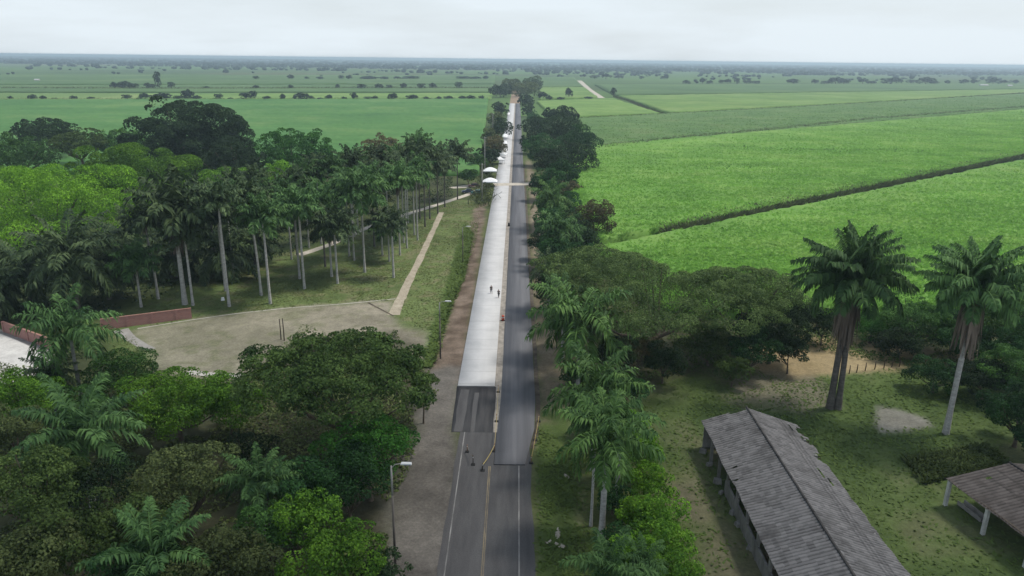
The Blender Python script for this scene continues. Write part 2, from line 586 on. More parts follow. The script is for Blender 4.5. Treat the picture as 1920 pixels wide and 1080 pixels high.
def concrete_material():
    m, n, l = new_mat('fresh_concrete')
    out = n.new('ShaderNodeOutputMaterial')
    tc = n.new('ShaderNodeTexCoord')
    no = N(n, 'ShaderNodeTexNoise', Scale=0.22, Detail=6.0, Roughness=0.6)
    l.new(tc.outputs['Object'], no.inputs['Vector'])
    r = ramp(n, [(0.3, (0.41, 0.415, 0.42)), (0.7, (0.53, 0.53, 0.53))])
    l.new(no.outputs['Fac'], r.inputs['Fac'])
    sx = n.new('ShaderNodeSeparateXYZ')
    l.new(tc.outputs['Object'], sx.inputs[0])
    md = N(n, 'ShaderNodeMath', operation='PINGPONG')
    md.inputs[1].default_value = 2.25
    l.new(sx.outputs['Y'], md.inputs[0])
    lt = N(n, 'ShaderNodeMath', operation='LESS_THAN')
    lt.inputs[1].default_value = 0.05
    l.new(md.outputs[0], lt.inputs[0])
    mx = N(n, 'ShaderNodeMix', data_type='RGBA')
    mx.inputs['B'].default_value = (0.33, 0.33, 0.33, 1)
    l.new(lt.outputs[0], mx.inputs['Factor'])
    l.new(r.outputs['Color'], mx.inputs['A'])
    n2 = N(n, 'ShaderNodeTexNoise', Scale=1.0, Detail=4.0)
    mp = N(n, 'ShaderNodeMapping')
    mp.inputs['Scale'].default_value = (1.6, 0.05, 1)
    l.new(tc.outputs['Object'], mp.inputs['Vector'])
    l.new(mp.outputs[0], n2.inputs['Vector'])
    mr = N(n, 'ShaderNodeMapRange')
    mr.inputs['To Min'].default_value = 0.95
    mr.inputs['To Max'].default_value = 1.05
    l.new(n2.outputs['Fac'], mr.inputs['Value'])
    hs = n.new('ShaderNodeHueSaturation')
    l.new(mr.outputs[0], hs.inputs['Value'])
    l.new(mx.outputs['Result'], hs.inputs['Color'])
    b = N(n, 'ShaderNodeBsdfPrincipled', Roughness=0.85)
    l.new(hs.outputs['Color'], b.inputs['Base Color'])
    l.new(b.outputs[0], out.inputs['Surface'])
    return m


M_CONC = concrete_material()


def row_y(py):
    return at(966, py)[1]


def strip(name, xl, xr, y0, y1, z, mat, thick=0.0, seg=None, wob=0.0, seed=0):
    """a long ribbon along the road; xl/xr may be lists of (y, x) knots"""
    n = seg or max(2, int((y1 - y0) / 3))
    ys = np.linspace(y0, y1, n + 1)
    f = lambda k: np.interp(ys, [a for a, b in k], [b for a, b in k]) if hasattr(k, '__len__') else np.full(n + 1, float(k))
    a, b = f(xl), f(xr)
    if wob:
        a = a + (fnoise(ys, ys * 0 + seed, 3, 31) - .5) * 2 * wob
        b = b + (fnoise(ys, ys * 0 + seed + 9, 3, 33) - .5) * 2 * wob
    cols = [np.stack([a, ys, np.full(n + 1, z)], -1), np.stack([b, ys, np.full(n + 1, z)], -1)]
    if thick:
        cols = [np.stack([a - .02, ys, np.full(n + 1, z - thick)], -1)] + cols + [np.stack([b + .02, ys, np.full(n + 1, z - thick)], -1)]
    V = np.stack(cols, 1)
    k = V.shape[1]
    Fs = [(i * k + j, i * k + j + 1, (i + 1) * k + j + 1, (i + 1) * k + j) for i in range(n) for j in range(k - 1)]
    Fs = np.array(Fs)
    V = V.reshape(-1, 3)
    if thick:
        e = [(0, 1, 2, 3), (n * k + 3, n * k + 2, n * k + 1, n * k)]
        Fs = np.concatenate([Fs, np.array(e)])
    return tag(link(name, raw_mesh(name, V, Fs), mat), kind='structure')


Y_CONC = row_y(726)
Y_PATCH = row_y(811)
Y_ASPH = row_y(872)
Y_END = row_y(194)
strip('old_road', -6.9, 2.1, -60, Y_PATCH + 1, -0.02, M_OLD, wob=0.45, seed=3)
strip('black_asphalt_patch', [(Y_PATCH, -7.95), (Y_PATCH + 2, -8.1), (Y_CONC, -8.3)], -2.62, Y_PATCH, Y_CONC, 0.0, M_PATCH, thick=0.03, wob=0.14)
strip('dusty_wheel_track', -7.7, -6.5, Y_PATCH, Y_CONC - 1, 0.004, M_OLD, wob=0.3, seed=4)
strip('dusty_wheel_track', -5.6, -5.0, Y_PATCH, Y_CONC - 2, 0.004, M_OLD, wob=0.2, seed=8)
strip('concrete_lane', -8.24, -2.8, Y_CONC, Y_END, 0.12, M_CONC, thick=0.25)
strip('gravel_gap', -2.79, -1.6, Y_PATCH, Y_END, -0.008, M_GRAVEL, wob=0.1, seed=5)
strip('asphalt_lane', [(Y_ASPH, -2.25), (Y_ASPH + 8, -2.05), (Y_ASPH + 20, -1.75), (900, -1.7)],
      [(Y_ASPH, 1.45), (Y_ASPH + 4, 2.0), (Y_ASPH + 9, 2.75), (Y_ASPH + 18, 3.05), (900, 3.05)], Y_ASPH, Y_END, 0.10, M_NEW, thick=0.22, wob=0.05)
strip('road_line', -6.32, -6.2, -60, Y_PATCH + .5, -0.013, M_LINE_W)
strip('road_line', 0.66, 0.80, -60, Y_ASPH - .1, -0.013, M_LINE_W)
strip('centre_line', -2.86, -2.76, -60, Y_ASPH - .3, -0.013, M_LINE_Y)
strip('centre_line', -2.68, -2.60, -60, Y_ASPH - .3, -0.013, M_LINE_Y)
M_EDGE = surf('dark_verge_soil', (0.05, 0.04, 0.03), (0.12, 0.1, 0.075), 0.8, 0.95, 0.2)
strip('edge_soil', [(Y_ASPH + 4, 2.1), (Y_ASPH + 9, 2.85), (Y_ASPH + 18, 3.1), (900, 3.1)],
      [(Y_ASPH + 4, 2.7), (Y_ASPH + 9, 3.5), (Y_ASPH + 18, 3.75), (900, 3.6)], Y_ASPH + 4, 330, -0.03, M_EDGE, wob=0.15)
strip('road', -8.4, 3.2, Y_END + .5, 1500, 0.02, surf('far_track', (0.2, 0.14, 0.09), (0.3, 0.22, 0.15), 0.1, 0.95))


def ribbon(name, pts_px, width, z, mat, wob=0.0, kind='structure'):
    P = np.array([at(a, b)[:2] for a, b in pts_px])
    L = np.concatenate([[0], np.cumsum(np.linalg.norm(np.diff(P, axis=0), axis=1))])
    s = np.linspace(0, L[-1], max(3, int(L[-1] / 2)))
    X, Y = np.interp(s, L, P[:, 0]), np.interp(s, L, P[:, 1])
    for _ in range(2):
        X[1:-1] = (X[:-2] + 2 * X[1:-1] + X[2:]) / 4
        Y[1:-1] = (Y[:-2] + 2 * Y[1:-1] + Y[2:]) / 4
    T = nice(np.stack([np.gradient(X), np.gradient(Y)], -1))
    Nn = np.stack([-T[:, 1], T[:, 0]], -1)
    w = np.interp(np.linspace(0, 1, len(s)), np.linspace(0, 1, len(width)), width) if hasattr(width, '__len__') else np.full(len(s), width)
    w1 = w / 2 + (fnoise(s, s * 0 + 1, 4, 41) - .5) * 2 * wob
    w2 = w / 2 + (fnoise(s, s * 0 + 7, 4, 42) - .5) * 2 * wob
    A = np.stack([X, Y], -1) + Nn * w1[:, None]
    B = np.stack([X, Y], -1) - Nn * w2[:, None]
    V = np.zeros((2 * len(s), 3))
    V[0::2, :2], V[1::2, :2] = B, A
    V[:, 2] = z
    i = np.arange(len(s) - 1) * 2
    return tag(link(name, raw_mesh(name, V, np.stack([i, i + 2, i + 3, i + 1], -1)), mat), kind=kind)


ribbon('footpath', [(738, 590), (760, 540), (790, 480), (812, 432), (828, 398)], [2.2, 1.7, 1.6, 1.5, 1.7], -0.03, M_PATH, 0.25)
ribbon('grove_path', [(560, 478), (610, 462), (680, 430), (740, 408), (800, 390), (850, 374), (880, 364), (905, 352)], 2.4, -0.028, M_TRACK, 0.4)
ribbon('cross_track', [(845, 352), (880, 349), (912, 347)], [3, 6, 9], -0.026, M_TRACK, 0.5)
ribbon('cross_track', [(926, 346.5), (965, 346), (1000, 345), (1020, 343)], 6.0, 0.128, M_TRACK, 0.4)
ribbon('kerb_strip', [(258, 616), (330, 604), (430, 589), (540, 577), (640, 570), (742, 560)], 0.45, -0.02, surf('pale_kerb', (0.28, 0.27, 0.22), (0.44, 0.42, 0.36), .8, .9), 0.12)
ribbon('kerb_strip', [(690, 567), (715, 580), (738, 592)], 0.35, -0.018, M_EDGE, 0.1)
ribbon('walkway', [(225, 618), (250, 640), (285, 655)], [2.5, 1.8, 1.6], -0.024, surf('grey_walk', (0.22, 0.21, 0.19), (0.32, 0.31, 0.29), .6, .9), 0.2)
ribbon('paved_edge', [(350, 697), (400, 704), (455, 705)], 1.4, -0.022, surf('pale_paving', (0.36, 0.34, 0.31), (0.46, 0.44, 0.4), .6, .9), 0.2)
ribbon('farm_track', [(1128, 184), (1105, 168), (1086, 151)], [9, 9, 12], 0.06, M_TRACK, 1.0)


def sheet(name, pts_px, z, mat, kind='structure', edge=0.0):
    P = [at(a, b) for a, b in pts_px]
    V = [(p[0], p[1], z) for p in P]
    me = bpy.data.meshes.new(name)
    me.from_pydata(V, [], [tuple(range(len(V)))])
    me.update()
    return tag(link(name, me, mat), kind=kind)


M_COURT = surf('court', (0.46, 0.45, 0.43), (0.62, 0.61, 0.58), 0.5, 0.85, 0.05, (1, 1, 1), (3, .08))
sheet('paved_court', [(-120, 640), (-10, 622), (30, 634), (78, 655), (110, 690), (20, 720), (-160, 720)], 0.0, M_COURT)
ribbon('court_edging', [(-40, 612), (0, 620), (40, 636), (80, 655), (95, 668)], 1.2, 0.03, surf('court_edge', (0.2, 0.19, 0.18), (0.3, 0.28, 0.26), .6, .9))

# ------------------------------------------------------------------ cane fields
def cane_mat(name, a, b, c, patch=0.03, streak=(0.16, 0.022)):
    m, n, l = new_mat(name)
    out = n.new('ShaderNodeOutputMaterial')
    tc = n.new('ShaderNodeTexCoord')
    no = N(n, 'ShaderNodeTexNoise', Scale=patch, Detail=6.0, Roughness=0.7)
    l.new(tc.outputs['Object'], no.inputs['Vector'])
    r = ramp(n, [(0.32, a), (0.5, b), (0.68, c)])
    l.new(no.outputs['Fac'], r.inputs['Fac'])
    mp = N(n, 'ShaderNodeMapping')
    mp.inputs['Scale'].default_value = (streak[1], streak[0], 0.2)
    mp.inputs['Rotation'].default_value = (0, 0, 0.2)
    l.new(tc.outputs['Object'], mp.inputs['Vector'])
    n2 = N(n, 'ShaderNodeTexNoise', Scale=1.0, Detail=5.0, Roughness=0.75)
    l.new(mp.outputs[0], n2.inputs['Vector'])
    mr = N(n, 'ShaderNodeMapRange')
    mr.inputs['From Min'].default_value = 0.3
    mr.inputs['From Max'].default_value = 0.7
    mr.inputs['To Min'].default_value = 0.8
    mr.inputs['To Max'].default_value = 1.2
    l.new(n2.outputs['Fac'], mr.inputs['Value'])
    geo = n.new('ShaderNodeNewGeometry')
    m2 = N(n, 'ShaderNodeMapRange')
    m2.inputs['To Min'].default_value = 0.92
    m2.inputs['To Max'].default_value = 1.14
    l.new(geo.outputs['Random Per Island'], m2.inputs['Value'])
    mm = N(n, 'ShaderNodeMath', operation='MULTIPLY')
    l.new(mr.outputs[0], mm.inputs[0])
    l.new(m2.outputs[0], mm.inputs[1])
    hs = n.new('ShaderNodeHueSaturation')
    l.new(mm.outputs[0], hs.inputs['Value'])
    l.new(r.outputs['Color'], hs.inputs['Color'])
    d = N(n, 'ShaderNodeBsdfPrincipled', Roughness=0.7)
    d.inputs['Specular IOR Level'].default_value = 0.2
    t = n.new('ShaderNodeBsdfTranslucent')
    l.new(hs.outputs[0], d.inputs['Base Color'])
    l.new(hs.outputs[0], t.inputs['Color'])
    mx = N(n, 'ShaderNodeMixShader', Fac=0.42)
    l.new(d.outputs[0], mx.inputs[1])
    l.new(t.outputs[0], mx.inputs[2])
    l.new(mx.outputs[0], out.inputs['Surface'])
    return m


C_BRIGHT = cane_mat('cane_bright', (0.153, 0.328, 0.055), (0.206, 0.412, 0.072), (0.285, 0.473, 0.112))
C_DULL = cane_mat('cane_dull', (0.134, 0.255, 0.081), (0.174, 0.316, 0.094), (0.242, 0.349, 0.134))
C_PALE = cane_mat('cane_pale', (0.156, 0.286, 0.072), (0.221, 0.377, 0.091), (0.325, 0.442, 0.143), 0.012)
C_LEFT = cane_mat('cane_left', (0.084, 0.234, 0.061), (0.123, 0.295, 0.078), (0.201, 0.355, 0.108), 0.012, (0.25, 0.008))
C_LEFTP = cane_mat('cane_left_pale', (0.150, 0.275, 0.075), (0.213, 0.338, 0.100), (0.312, 0.413, 0.150), 0.01, (0.25, 0.008))
C_FAR = cane_mat('cane_far', (0.104, 0.195, 0.065), (0.130, 0.240, 0.078), (0.182, 0.286, 0.098), 0.006, (0.1, 0.005))


def cane_block(quad, h, mat, nx_, ny_, label, rough=0.16, tufts=0, ragged=0.6, seed=0, kind='stuff'):
    """quad of photo positions: far left, far right, near right, near left"""
    rng = np.random.default_rng(seed)
    A, B, C, D = [at(*q)[:2] for q in quad]

    def bil(u, v):
        u, v = u[..., None], v[..., None]
        return (A * (1 - u) + B * u) * (1 - v) + (D * (1 - u) + C * u) * v

    u, v = np.meshgrid(np.linspace(0, 1, nx_ + 1), np.linspace(0, 1, ny_ + 1))
    P = bil(u, v)
    edge = (u == 0) | (u == 1) | (v == 0) | (v == 1)
    P = P + np.where(edge[..., None], (rng.random(P.shape) - .5) * 2 * ragged, (rng.random(P.shape) - .5) * 0.3)
    Z = h * (0.9 + 0.2 * fnoise(P[..., 0], P[..., 1], 14, 5 + seed)) + (rng.random(u.shape) - .5) * 2 * rough
    top = np.concatenate([P, Z[..., None]], -1).reshape(-1, 3)
    i = (np.arange(ny_)[:, None] * (nx_ + 1) + np.arange(nx_)[None]).ravel()
    w = nx_ + 1
    Fs = np.stack([i, i + w, i + w + 1, i + 1], -1)
    ring = list(range(nx_)) + [k * w + nx_ for k in range(ny_)] + [ny_ * w + k for k in range(nx_, 0, -1)] + [k * w for k in range(ny_, 0, -1)]
    base = len(top)
    low = top[ring].copy()
    low[:, 2] = -0.06
    n = len(ring)
    side = np.array([(ring[k], ring[(k + 1) % n], base + (k + 1) % n, base + k) for k in range(n)])
    V = np.concatenate([top, low])
    Fs = np.concatenate([Fs, side])
    if tufts:
        tu, tv = rng.random(tufts), rng.random(tufts) ** 0.62
        ne = tufts // 11                       # a fringe of leaves hanging over every edge of the block
        tv[:ne] = 1 - rng.random(ne) * 0.012
        tu[ne:ne + ne // 3] = rng.random(ne // 3) * 0.01
        q = bil(tu, tv)
        zz = h * (0.9 + 0.2 * fnoise(q[:, 0], q[:, 1], 14, 5 + seed)) - 0.3
        zz[:ne] *= rng.random(ne) ** 0.6
        a = rng.random(tufts) * 2 * np.pi
        lean = 0.6 + rng.random(tufts) * 1.0
        L = 0.55 + rng.random(tufts) * 0.6
        d = np.stack([np.cos(a), np.sin(a)], -1)
        s = np.stack([-d[:, 1], d[:, 0]], -1) * (0.1 + 0.1 * rng.random(tufts))[:, None]
        p0 = np.concatenate([q - s, zz[:, None]], -1)
        p1 = np.concatenate([q + s, zz[:, None]], -1)
        p2 = np.concatenate([q + d * (L * lean * .6)[:, None] + s * .7, (zz + L * .75)[:, None]], -1)
        p3 = np.concatenate([q + d * (L * lean)[:, None], (zz + L * (1 - .4 * lean))[:, None]], -1)
        T = np.stack([p0, p1, p2, p3], 1).reshape(-1, 3)
        Fs = np.concatenate([Fs, np.arange(4 * tufts).reshape(-1, 4) + len(V)])
        V = np.concatenate([V, T])
    o = link('sugar_cane', raw_mesh('sugar_cane', V, Fs), mat)
    return tag(o, label, 'crop', 'blocks of sugar cane', kind)


cane_block([(1110, 481), (1990, 292), (2050, 590), (1250, 600)], 2.4, C_BRIGHT, 150, 60, 'bright green cane block between the near ditch and the two tall palms', tufts=60000, seed=1)
cane_block([(1040, 288), (1990, 203), (1995, 281), (1110, 468)], 2.6, C_BRIGHT, 220, 130, 'large bright green cane block above the dark diagonal ditch', tufts=100000, seed=2)
cane_block([(1070, 228), (1990, 174), (1990, 200), (1085, 286)], 2.4, C_DULL, 160, 60, 'dull olive cane block beyond the large bright one', tufts=30000, seed=3, rough=.2)
cane_block([(1006, 192), (1148, 187), (1238, 216), (1040, 224)], 2.0, C_PALE, 60, 40, 'pale green cane patch between roadside trees and thin ditch', seed=4, rough=.2)
cane_block([(1160, 182), (1990, 168), (1990, 172.5), (1252, 214.5)], 2.0, C_PALE, 160, 40, 'pale yellow green cane block right of the thin ditch', seed=5, rough=.2)
cane_block([(-80, 191), (915, 188.5), (898, 330), (-160, 330)], 2.2, C_LEFT, 200, 90, 'broad green cane field behind the palm grove', seed=6, rough=.4)
cane_block([(-80, 176.5), (262, 178), (250, 189.5), (-80, 189)], 1.8, C_LEFTP, 80, 20, 'pale yellow cane strip at the far left', seed=7)
cane_block([(270, 178), (925, 176.5), (920, 187), (262, 189)], 1.8, C_PALE, 80, 20, 'thin pale cane strip along the long hedgerow', seed=8)
cane_block([(-80, 162), (928, 160), (928, 174), (-80, 174.5)], 1.8, C_FAR, 90, 20, 'greyish green cane field beyond the long hedgerow', seed=9)
cane_block([(-80, 141), (928, 142), (928, 158.5), (-80, 160)], 1.8, C_FAR, 90, 20, 'hazy green cane field below the far left woods', seed=10)
cane_block([(1012, 166), (1095, 165), (1120, 184), (1012, 188)], 1.8, C_PALE, 30, 20, 'small pale cane field left of the straight farm track', seed=11)
cane_block([(1115, 160), (1990, 158), (1990, 166.5), (1152, 180)], 1.8, C_FAR, 90, 20, 'dull far cane field below the row of dark trees', seed=12)
cane_block([(1012, 145), (1075, 145), (1092, 163.5), (1012, 164.5)], 1.8, C_FAR, 20, 20, 'far cane field beyond the end of the white lane', seed=13)

# ------------------------------------------------------------------ foliage builders
def crown_arrays(seed, rx, ry, rz, nl, lr, n, leaf, flat=0.65, zmin=-0.25, fill=0.26, aspect=0.62, irr=0.14):
    """leaves on puffs spread over an ellipsoid's upper part; returns V, F and the puff centres"""
    rng = np.random.default_rng(seed)
    k = np.arange(nl) + 0.5
    zz = 1 - (1 - zmin) * k / nl
    ph = k * 2.39996 + rng.random() * 6
    D = np.stack([np.sqrt(np.maximum(0, 1 - zz ** 2)) * np.cos(ph), np.sqrt(np.maximum(0, 1 - zz ** 2)) * np.sin(ph), zz], -1)
    D = nice(D + rng.normal(size=D.shape) * 0.18)
    az = np.arctan2(D[:, 1], D[:, 0])
    a1, a2, a3 = rng.random(3) * 6.28
    wob = 1 + irr * (np.sin(2 * az + a1) * .5 + np.sin(3 * az + a2) * .6 + np.sin(5 * az + a3 + D[:, 2] * 3) * .5)
    Cn = D * np.array([rx, ry, rz]) * (wob * (1.02 - 0.34 * rng.random(nl) ** 1.3))[:, None]
    r = lr * (0.55 + 0.85 * rng.random(nl))
    w = r ** 2
    li = rng.choice(nl, size=n, p=w / w.sum())
    d = nice(rng.normal(size=(n, 3)) + 0.75 * D[li] + np.array([0, 0, 0.45]))
    rad = r[li] * (1 - 0.45 * rng.random(n) ** 2.2)
    P = Cn[li] + d * rad[:, None] * np.array([1, 1, flat])
    nf = int(n * fill)
    if nf:
        q = nice(rng.normal(size=(nf, 3)))
        q[:, 2] = np.maximum(q[:, 2], zmin * (0.4 + 0.6 * rng.random(nf)))
        P[:nf] = q * np.array([rx, ry, rz]) * (0.35 + 0.45 * rng.random((nf, 1)))
    nrm = nice(d * 0.7 + np.array([0, 0, 0.5]) + rng.normal(size=(n, 3)) * 0.55)
    t = nice(np.cross(nrm, rng.normal(size=(n, 3))))
    b = np.cross(nrm, t)
    L = leaf * (0.6 + 0.8 * rng.random(n))[:, None]
    W = L * aspect
    sag = np.array([0, 0, -1]) * L * 0.18
    V = np.stack([P - t * L * .5 + sag, P - b * W * .5, P + t * L * .5 + sag, P + b * W * .5], 1).reshape(-1, 3)
    return V, np.arange(4 * n).reshape(-1, 4), Cn


def trunk_arrays(seed, h, r, Cn, zoff, limbs=7, fork=0.45):
    rng = np.random.default_rng(seed + 900)
    fz = h * fork
    lean = (rng.random(2) - .5) * h * 0.06
    top = np.array([lean[0], lean[1], fz])
    parts = [tube([(0, 0, -0.2), (0, 0, .3), tuple(top * 0.55), tuple(top)], [r * 1.5, r * 1.1, r * .9, r * .8], 8)]
    ids = rng.permutation(len(Cn))[:limbs]
    for i in ids:
        e = Cn[i] + np.array([0, 0, zoff])
        m = top * .5 + e * .5 + np.array([0, 0, -0.08 * np.linalg.norm(e - top)])
        parts.append(tube([tuple(top - np.array([0, 0, .2])), tuple(m), tuple(e)], [r * .6, r * .38, r * .12], 6))
    V, Fs, b = [], [], 0
    for v, f in parts:
        V.append(v)
        Fs.append(f + b)
        b += len(v)
    return np.concatenate(V), np.concatenate(Fs)


TREES = 0


def tree(name, cx, cy, hw, hc, label, colr, ratio=0.45, dens=1.0, leaf=None, lobes=None, depth=1.0, group=None, flat=0.65, cat='tree', zmin=None, lr=None, irr=0.14, puff=None):
    """a broadleaf tree whose crown centre sits at height hc where the photo shows it"""
    global TREES
    TREES += 1
    if zmin is None:
        zmin = -0.15 if name == 'rain_tree' else -0.75
    c = at(cx, cy, hc)
    s = scale_at(c)
    rx = hw / s
    ry, rz = rx * depth, rx * ratio
    leaf = leaf or max(0.27, 3.4 / s)
    area = 2 * math.pi * rx * (rx * 0.5 + rz)
    n = int(np.clip(area / (leaf * leaf * 0.62) * 2.8 * dens, 500, 42000))
    nl = lobes or int(np.clip(area / (5.5 if name == 'rain_tree' else 4.2), 26, 230))
    lr = lr or max(.6, (puff or (1.12 if name == 'rain_tree' else 1.0)) * math.sqrt(area / nl / 3.0))
    seed = 1000 + TREES * 7
    V, Fs, Cn = crown_arrays(seed, rx - lr * .4, ry - lr * .4, max(rz - lr * .4 * flat, rz * .4), nl, lr, n, leaf, flat, zmin, irr=irr)
    root = empty(name, (c[0], c[1], -0.06), label, cat, group)
    V[:, 2] += hc
    keep = (V.reshape(-1, 4, 3)[:, :, 2].min(1) > 0.05)
    Fs = Fs[keep]
    tv, tf = trunk_arrays(seed, max(hc - rz * .2, 1.0), float(np.clip(rx * 0.05, 0.12, 0.6)), Cn, hc, 8 if rx > 4 else 5)
    link('trunk', raw_mesh('trunk', tv, tf, True), M_BARK, root)
    link('crown', raw_mesh('crown', V, Fs), FOL[colr], root)
    return root


def frond_arrays(rng, L, az, el, droop, nlf, leafl, wid, plume=0.5, hang=0.35, twist=0.0):
    s = np.linspace(0, 1, 12)
    e = el - droop * s ** 1.25
    dx, dz = np.cos(e), np.sin(e)
    px = np.concatenate([[0], np.cumsum((dx[1:] + dx[:-1]) / 2)]) * L / 11
    pz = np.concatenate([[0], np.cumsum((dz[1:] + dz[:-1]) / 2)]) * L / 11
    bend = twist * s ** 2 * L
    u = np.array([math.cos(az), math.sin(az), 0])
    w = np.array([-math.sin(az), math.cos(az), 0])
    path = px[:, None] * u + pz[:, None] * np.array([0, 0, 1]) + bend[:, None] * w
    ls = np.linspace(0.14, 0.99, nlf)
    P0 = np.stack([np.interp(ls, s, path[:, k]) for k in range(3)], -1)
    T = nice(np.stack([np.interp(ls, s, np.gradient(path[:, k])) for k in range(3)], -1))
    out_v = []
    prof = np.sin(np.pi * (0.16 + 0.78 * ls)) ** 0.7
    for sgn in (-1, 1):
        side = np.cross(T, np.cross(np.broadcast_to(w * sgn, T.shape), T))
        upv = np.cross(T, w) * -1
        upv = np.where(upv[:, 2:3] < 0, -upv, upv)
        ang = (rng.random((nlf, 1)) - .35) * plume * 1.6
        dirv = nice(side * np.cos(ang) + upv * np.sin(ang) + T * (0.25 + 0.5 * ls[:, None]) + rng.normal(size=T.shape) * 0.08)
        l = (leafl * prof * (0.8 + 0.4 * rng.random(nlf)))[:, None]
        wv = nice(np.cross(dirv, upv + rng.normal(size=T.shape) * 0.5)) * wid * (0.7 + .6 * rng.random((nlf, 1)))
        mid = P0 + dirv * l * .5
        tip = P0 + dirv * l * .95 - np.array([0, 0, 1]) * l * hang
        out_v.append(np.stack([P0, mid - wv, tip, mid + wv], 1))
    V = np.concatenate(out_v).reshape(-1, 3)
    # rachis as a thin flat bar
    rw = np.interp(s, [0, .2, 1], [0.11, .06, .015])[:, None] * L / 4.5
    a, b = path + w * rw, path - w * rw
    q = np.stack([a[:-1], b[:-1], b[1:], a[1:]], 1).reshape(-1, 3)
    q2 = q + np.array([0, 0, .02])
    return np.concatenate([V, q2])


def palm_crown(seed, nf, L, el0, el1, droop, nlf, leafl, wid, plume=0.5, hang=0.35):
    rng = np.random.default_rng(seed)
    V = []
    for i in range(nf):
        t = (i + .5) / nf
        az = i * 2.39996 + rng.normal() * .15
        el = el0 + (el1 - el0) * t ** 0.9 + rng.normal() * .09
        V.append(frond_arrays(rng, L * (0.72 + .3 * math.sin(math.pi * min(1, .25 + t * .7))) * (0.92 + .16 * rng.random()), az, el,
                              droop * (0.75 + .5 * rng.random()) * (0.55 + .55 * t), nlf, leafl, wid, plume, hang, rng.normal() * .06))
    V = np.concatenate(V)
    return V, np.arange(len(V)).reshape(-1, 4)


def proto(kind, seeds, *a, **k):
    out = []
    for s in seeds:
        V, Fs = palm_crown(s, *a, **k)
        out.append(raw_mesh(kind, V, Fs))
    return out


P_ROYAL = proto('crown', (1, 2, 3, 4), 22, 3.6, R(84), R(-6), R(64), 30, 0.95, 0.12, .8, .5)
P_ROADPALM = proto('crown', (11, 12, 13, 14), 20, 4.6, R(84), R(-22), R(84), 38, 1.1, 0.09, .8, .55)
P_OIL = proto('crown', (21, 22, 23), 30, 5.6, R(78), R(-24), R(80), 38, 1.1, 0.11, .5, .5)
P_BIG = proto('crown', (31, 32), 52, 7.0, R(88), R(0), R(76), 60, 1.3, 0.12, .3, .8)


def skirt_arrays(seed, n, L, r0, r1):
    rng = np.random.default_rng(seed)
    V = []
    for i in range(n):
        a = rng.random() * 2 * np.pi
        l = L * (0.45 + .55 * rng.random())
        ra, rb = r0 * (.6 + .5 * rng.random()), r1 * (.5 + .7 * rng.random())
        d = np.array([math.cos(a), math.sin(a), 0])
        w = np.array([-d[1], d[0], 0]) * (0.09 + .12 * rng.random())
        tw = rng.normal() * .25
        p = [d * r0 * .4, d * ra + np.array([0, 0, -.1 * l]), d * (ra + rb) * .5 + np.array([0, 0, -.5 * l]) + w * tw * 3, d * rb + np.array([0, 0, -l]) + w * tw * 5]
        ww = [.4, 1, 1.1, .25]
        for k in range(3):
            V.append(np.stack([p[k] - w * ww[k], p[k] + w * ww[k], p[k + 1] + w * ww[k + 1], p[k + 1] - w * ww[k + 1]]))
    V = np.concatenate(V)
    return V, np.arange(len(V)).reshape(-1, 4)


SKIRT = raw_mesh('dead_fronds', *skirt_arrays(5, 130, 4.6, 1.0, 1.25))


def palm(name, X, Y, h, label, crown, cscale, colr, trunk_r=0.2, lean=(0, 0), group=None, dark=False, shaft=True, skirt=0.0, rz=0.0, bulge=False, twin=False):
    root = empty(name, (X, Y, -0.06), label, 'palm', group)
    lx, ly = lean
    zs = np.linspace(0, 1, 7)
    path = [(lx * t * t, ly * t * t, -0.15 + (h + .15) * t) for t in zs]
    rad = [trunk_r * q for q in (1.45, 1.08, 1.0, 1.0, .95, .85, .72)]
    v, f = tube(path, rad, 9)
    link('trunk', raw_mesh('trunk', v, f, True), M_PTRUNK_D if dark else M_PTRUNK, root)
    if twin:
        p2 = [(0.95 + (lx - .95) * t * t, -.3 + (ly + .3) * t * t, -0.15 + (h + .05) * t) for t in zs]
        v, f = tube(p2, [r * .9 for r in rad], 9)
        link('trunk', raw_mesh('trunk', v, f, True), M_PTRUNK_D, root)
    if shaft:
        v, f = tube([(lx, ly, h - .1), (lx, ly, h + .5), (lx, ly, h + 1.1), (lx, ly, h + 1.5)], [trunk_r * .8, trunk_r * 1.05, trunk_r * .7, trunk_r * .3], 8)
        link('crown_shaft', raw_mesh('crown_shaft', v, f, True), M_SHAFT, root)
    link('crown', crown, FOL[colr], root, (lx, ly, h + (1.0 if shaft else 0.1)), cscale, rz)
    if skirt:
        link('dead_fronds', SKIRT, M_DEAD, root, (lx, ly, h + .1), (skirt * .95, skirt * .95, skirt * 1.6), rz)
    return root


def palm_px(name, bx, by, cy, label, protos, cw, L, colr, **k):
    """base at (bx,by), crown centre on row cy, crown half width cw px"""
    p = at(bx, by)
    h = height_for(p, cy)
    s = scale_at((p[0], p[1], h))
    i = int(bx * 7 + by) % len(protos)
    return palm(name, p[0], p[1], h - 1.0, label, protos[i], (1.0 if name == 'royal_palm' else 1.2) * cw / s / L, colr, rz=(bx * 1.7) % 6.28, **k)


def palm_top(name, cx, cy, h, label, protos, cw, L, colr, **k):
    p = at(cx, cy, h)
    s = scale_at(p)
    i = int(cx * 7 + cy) % len(protos)
    return palm(name, p[0], p[1], h - 1.0, label, protos[i], (1.0 if name == 'royal_palm' else 1.2) * cw / s / L, colr, rz=(cx * 1.7) % 6.28, **k)


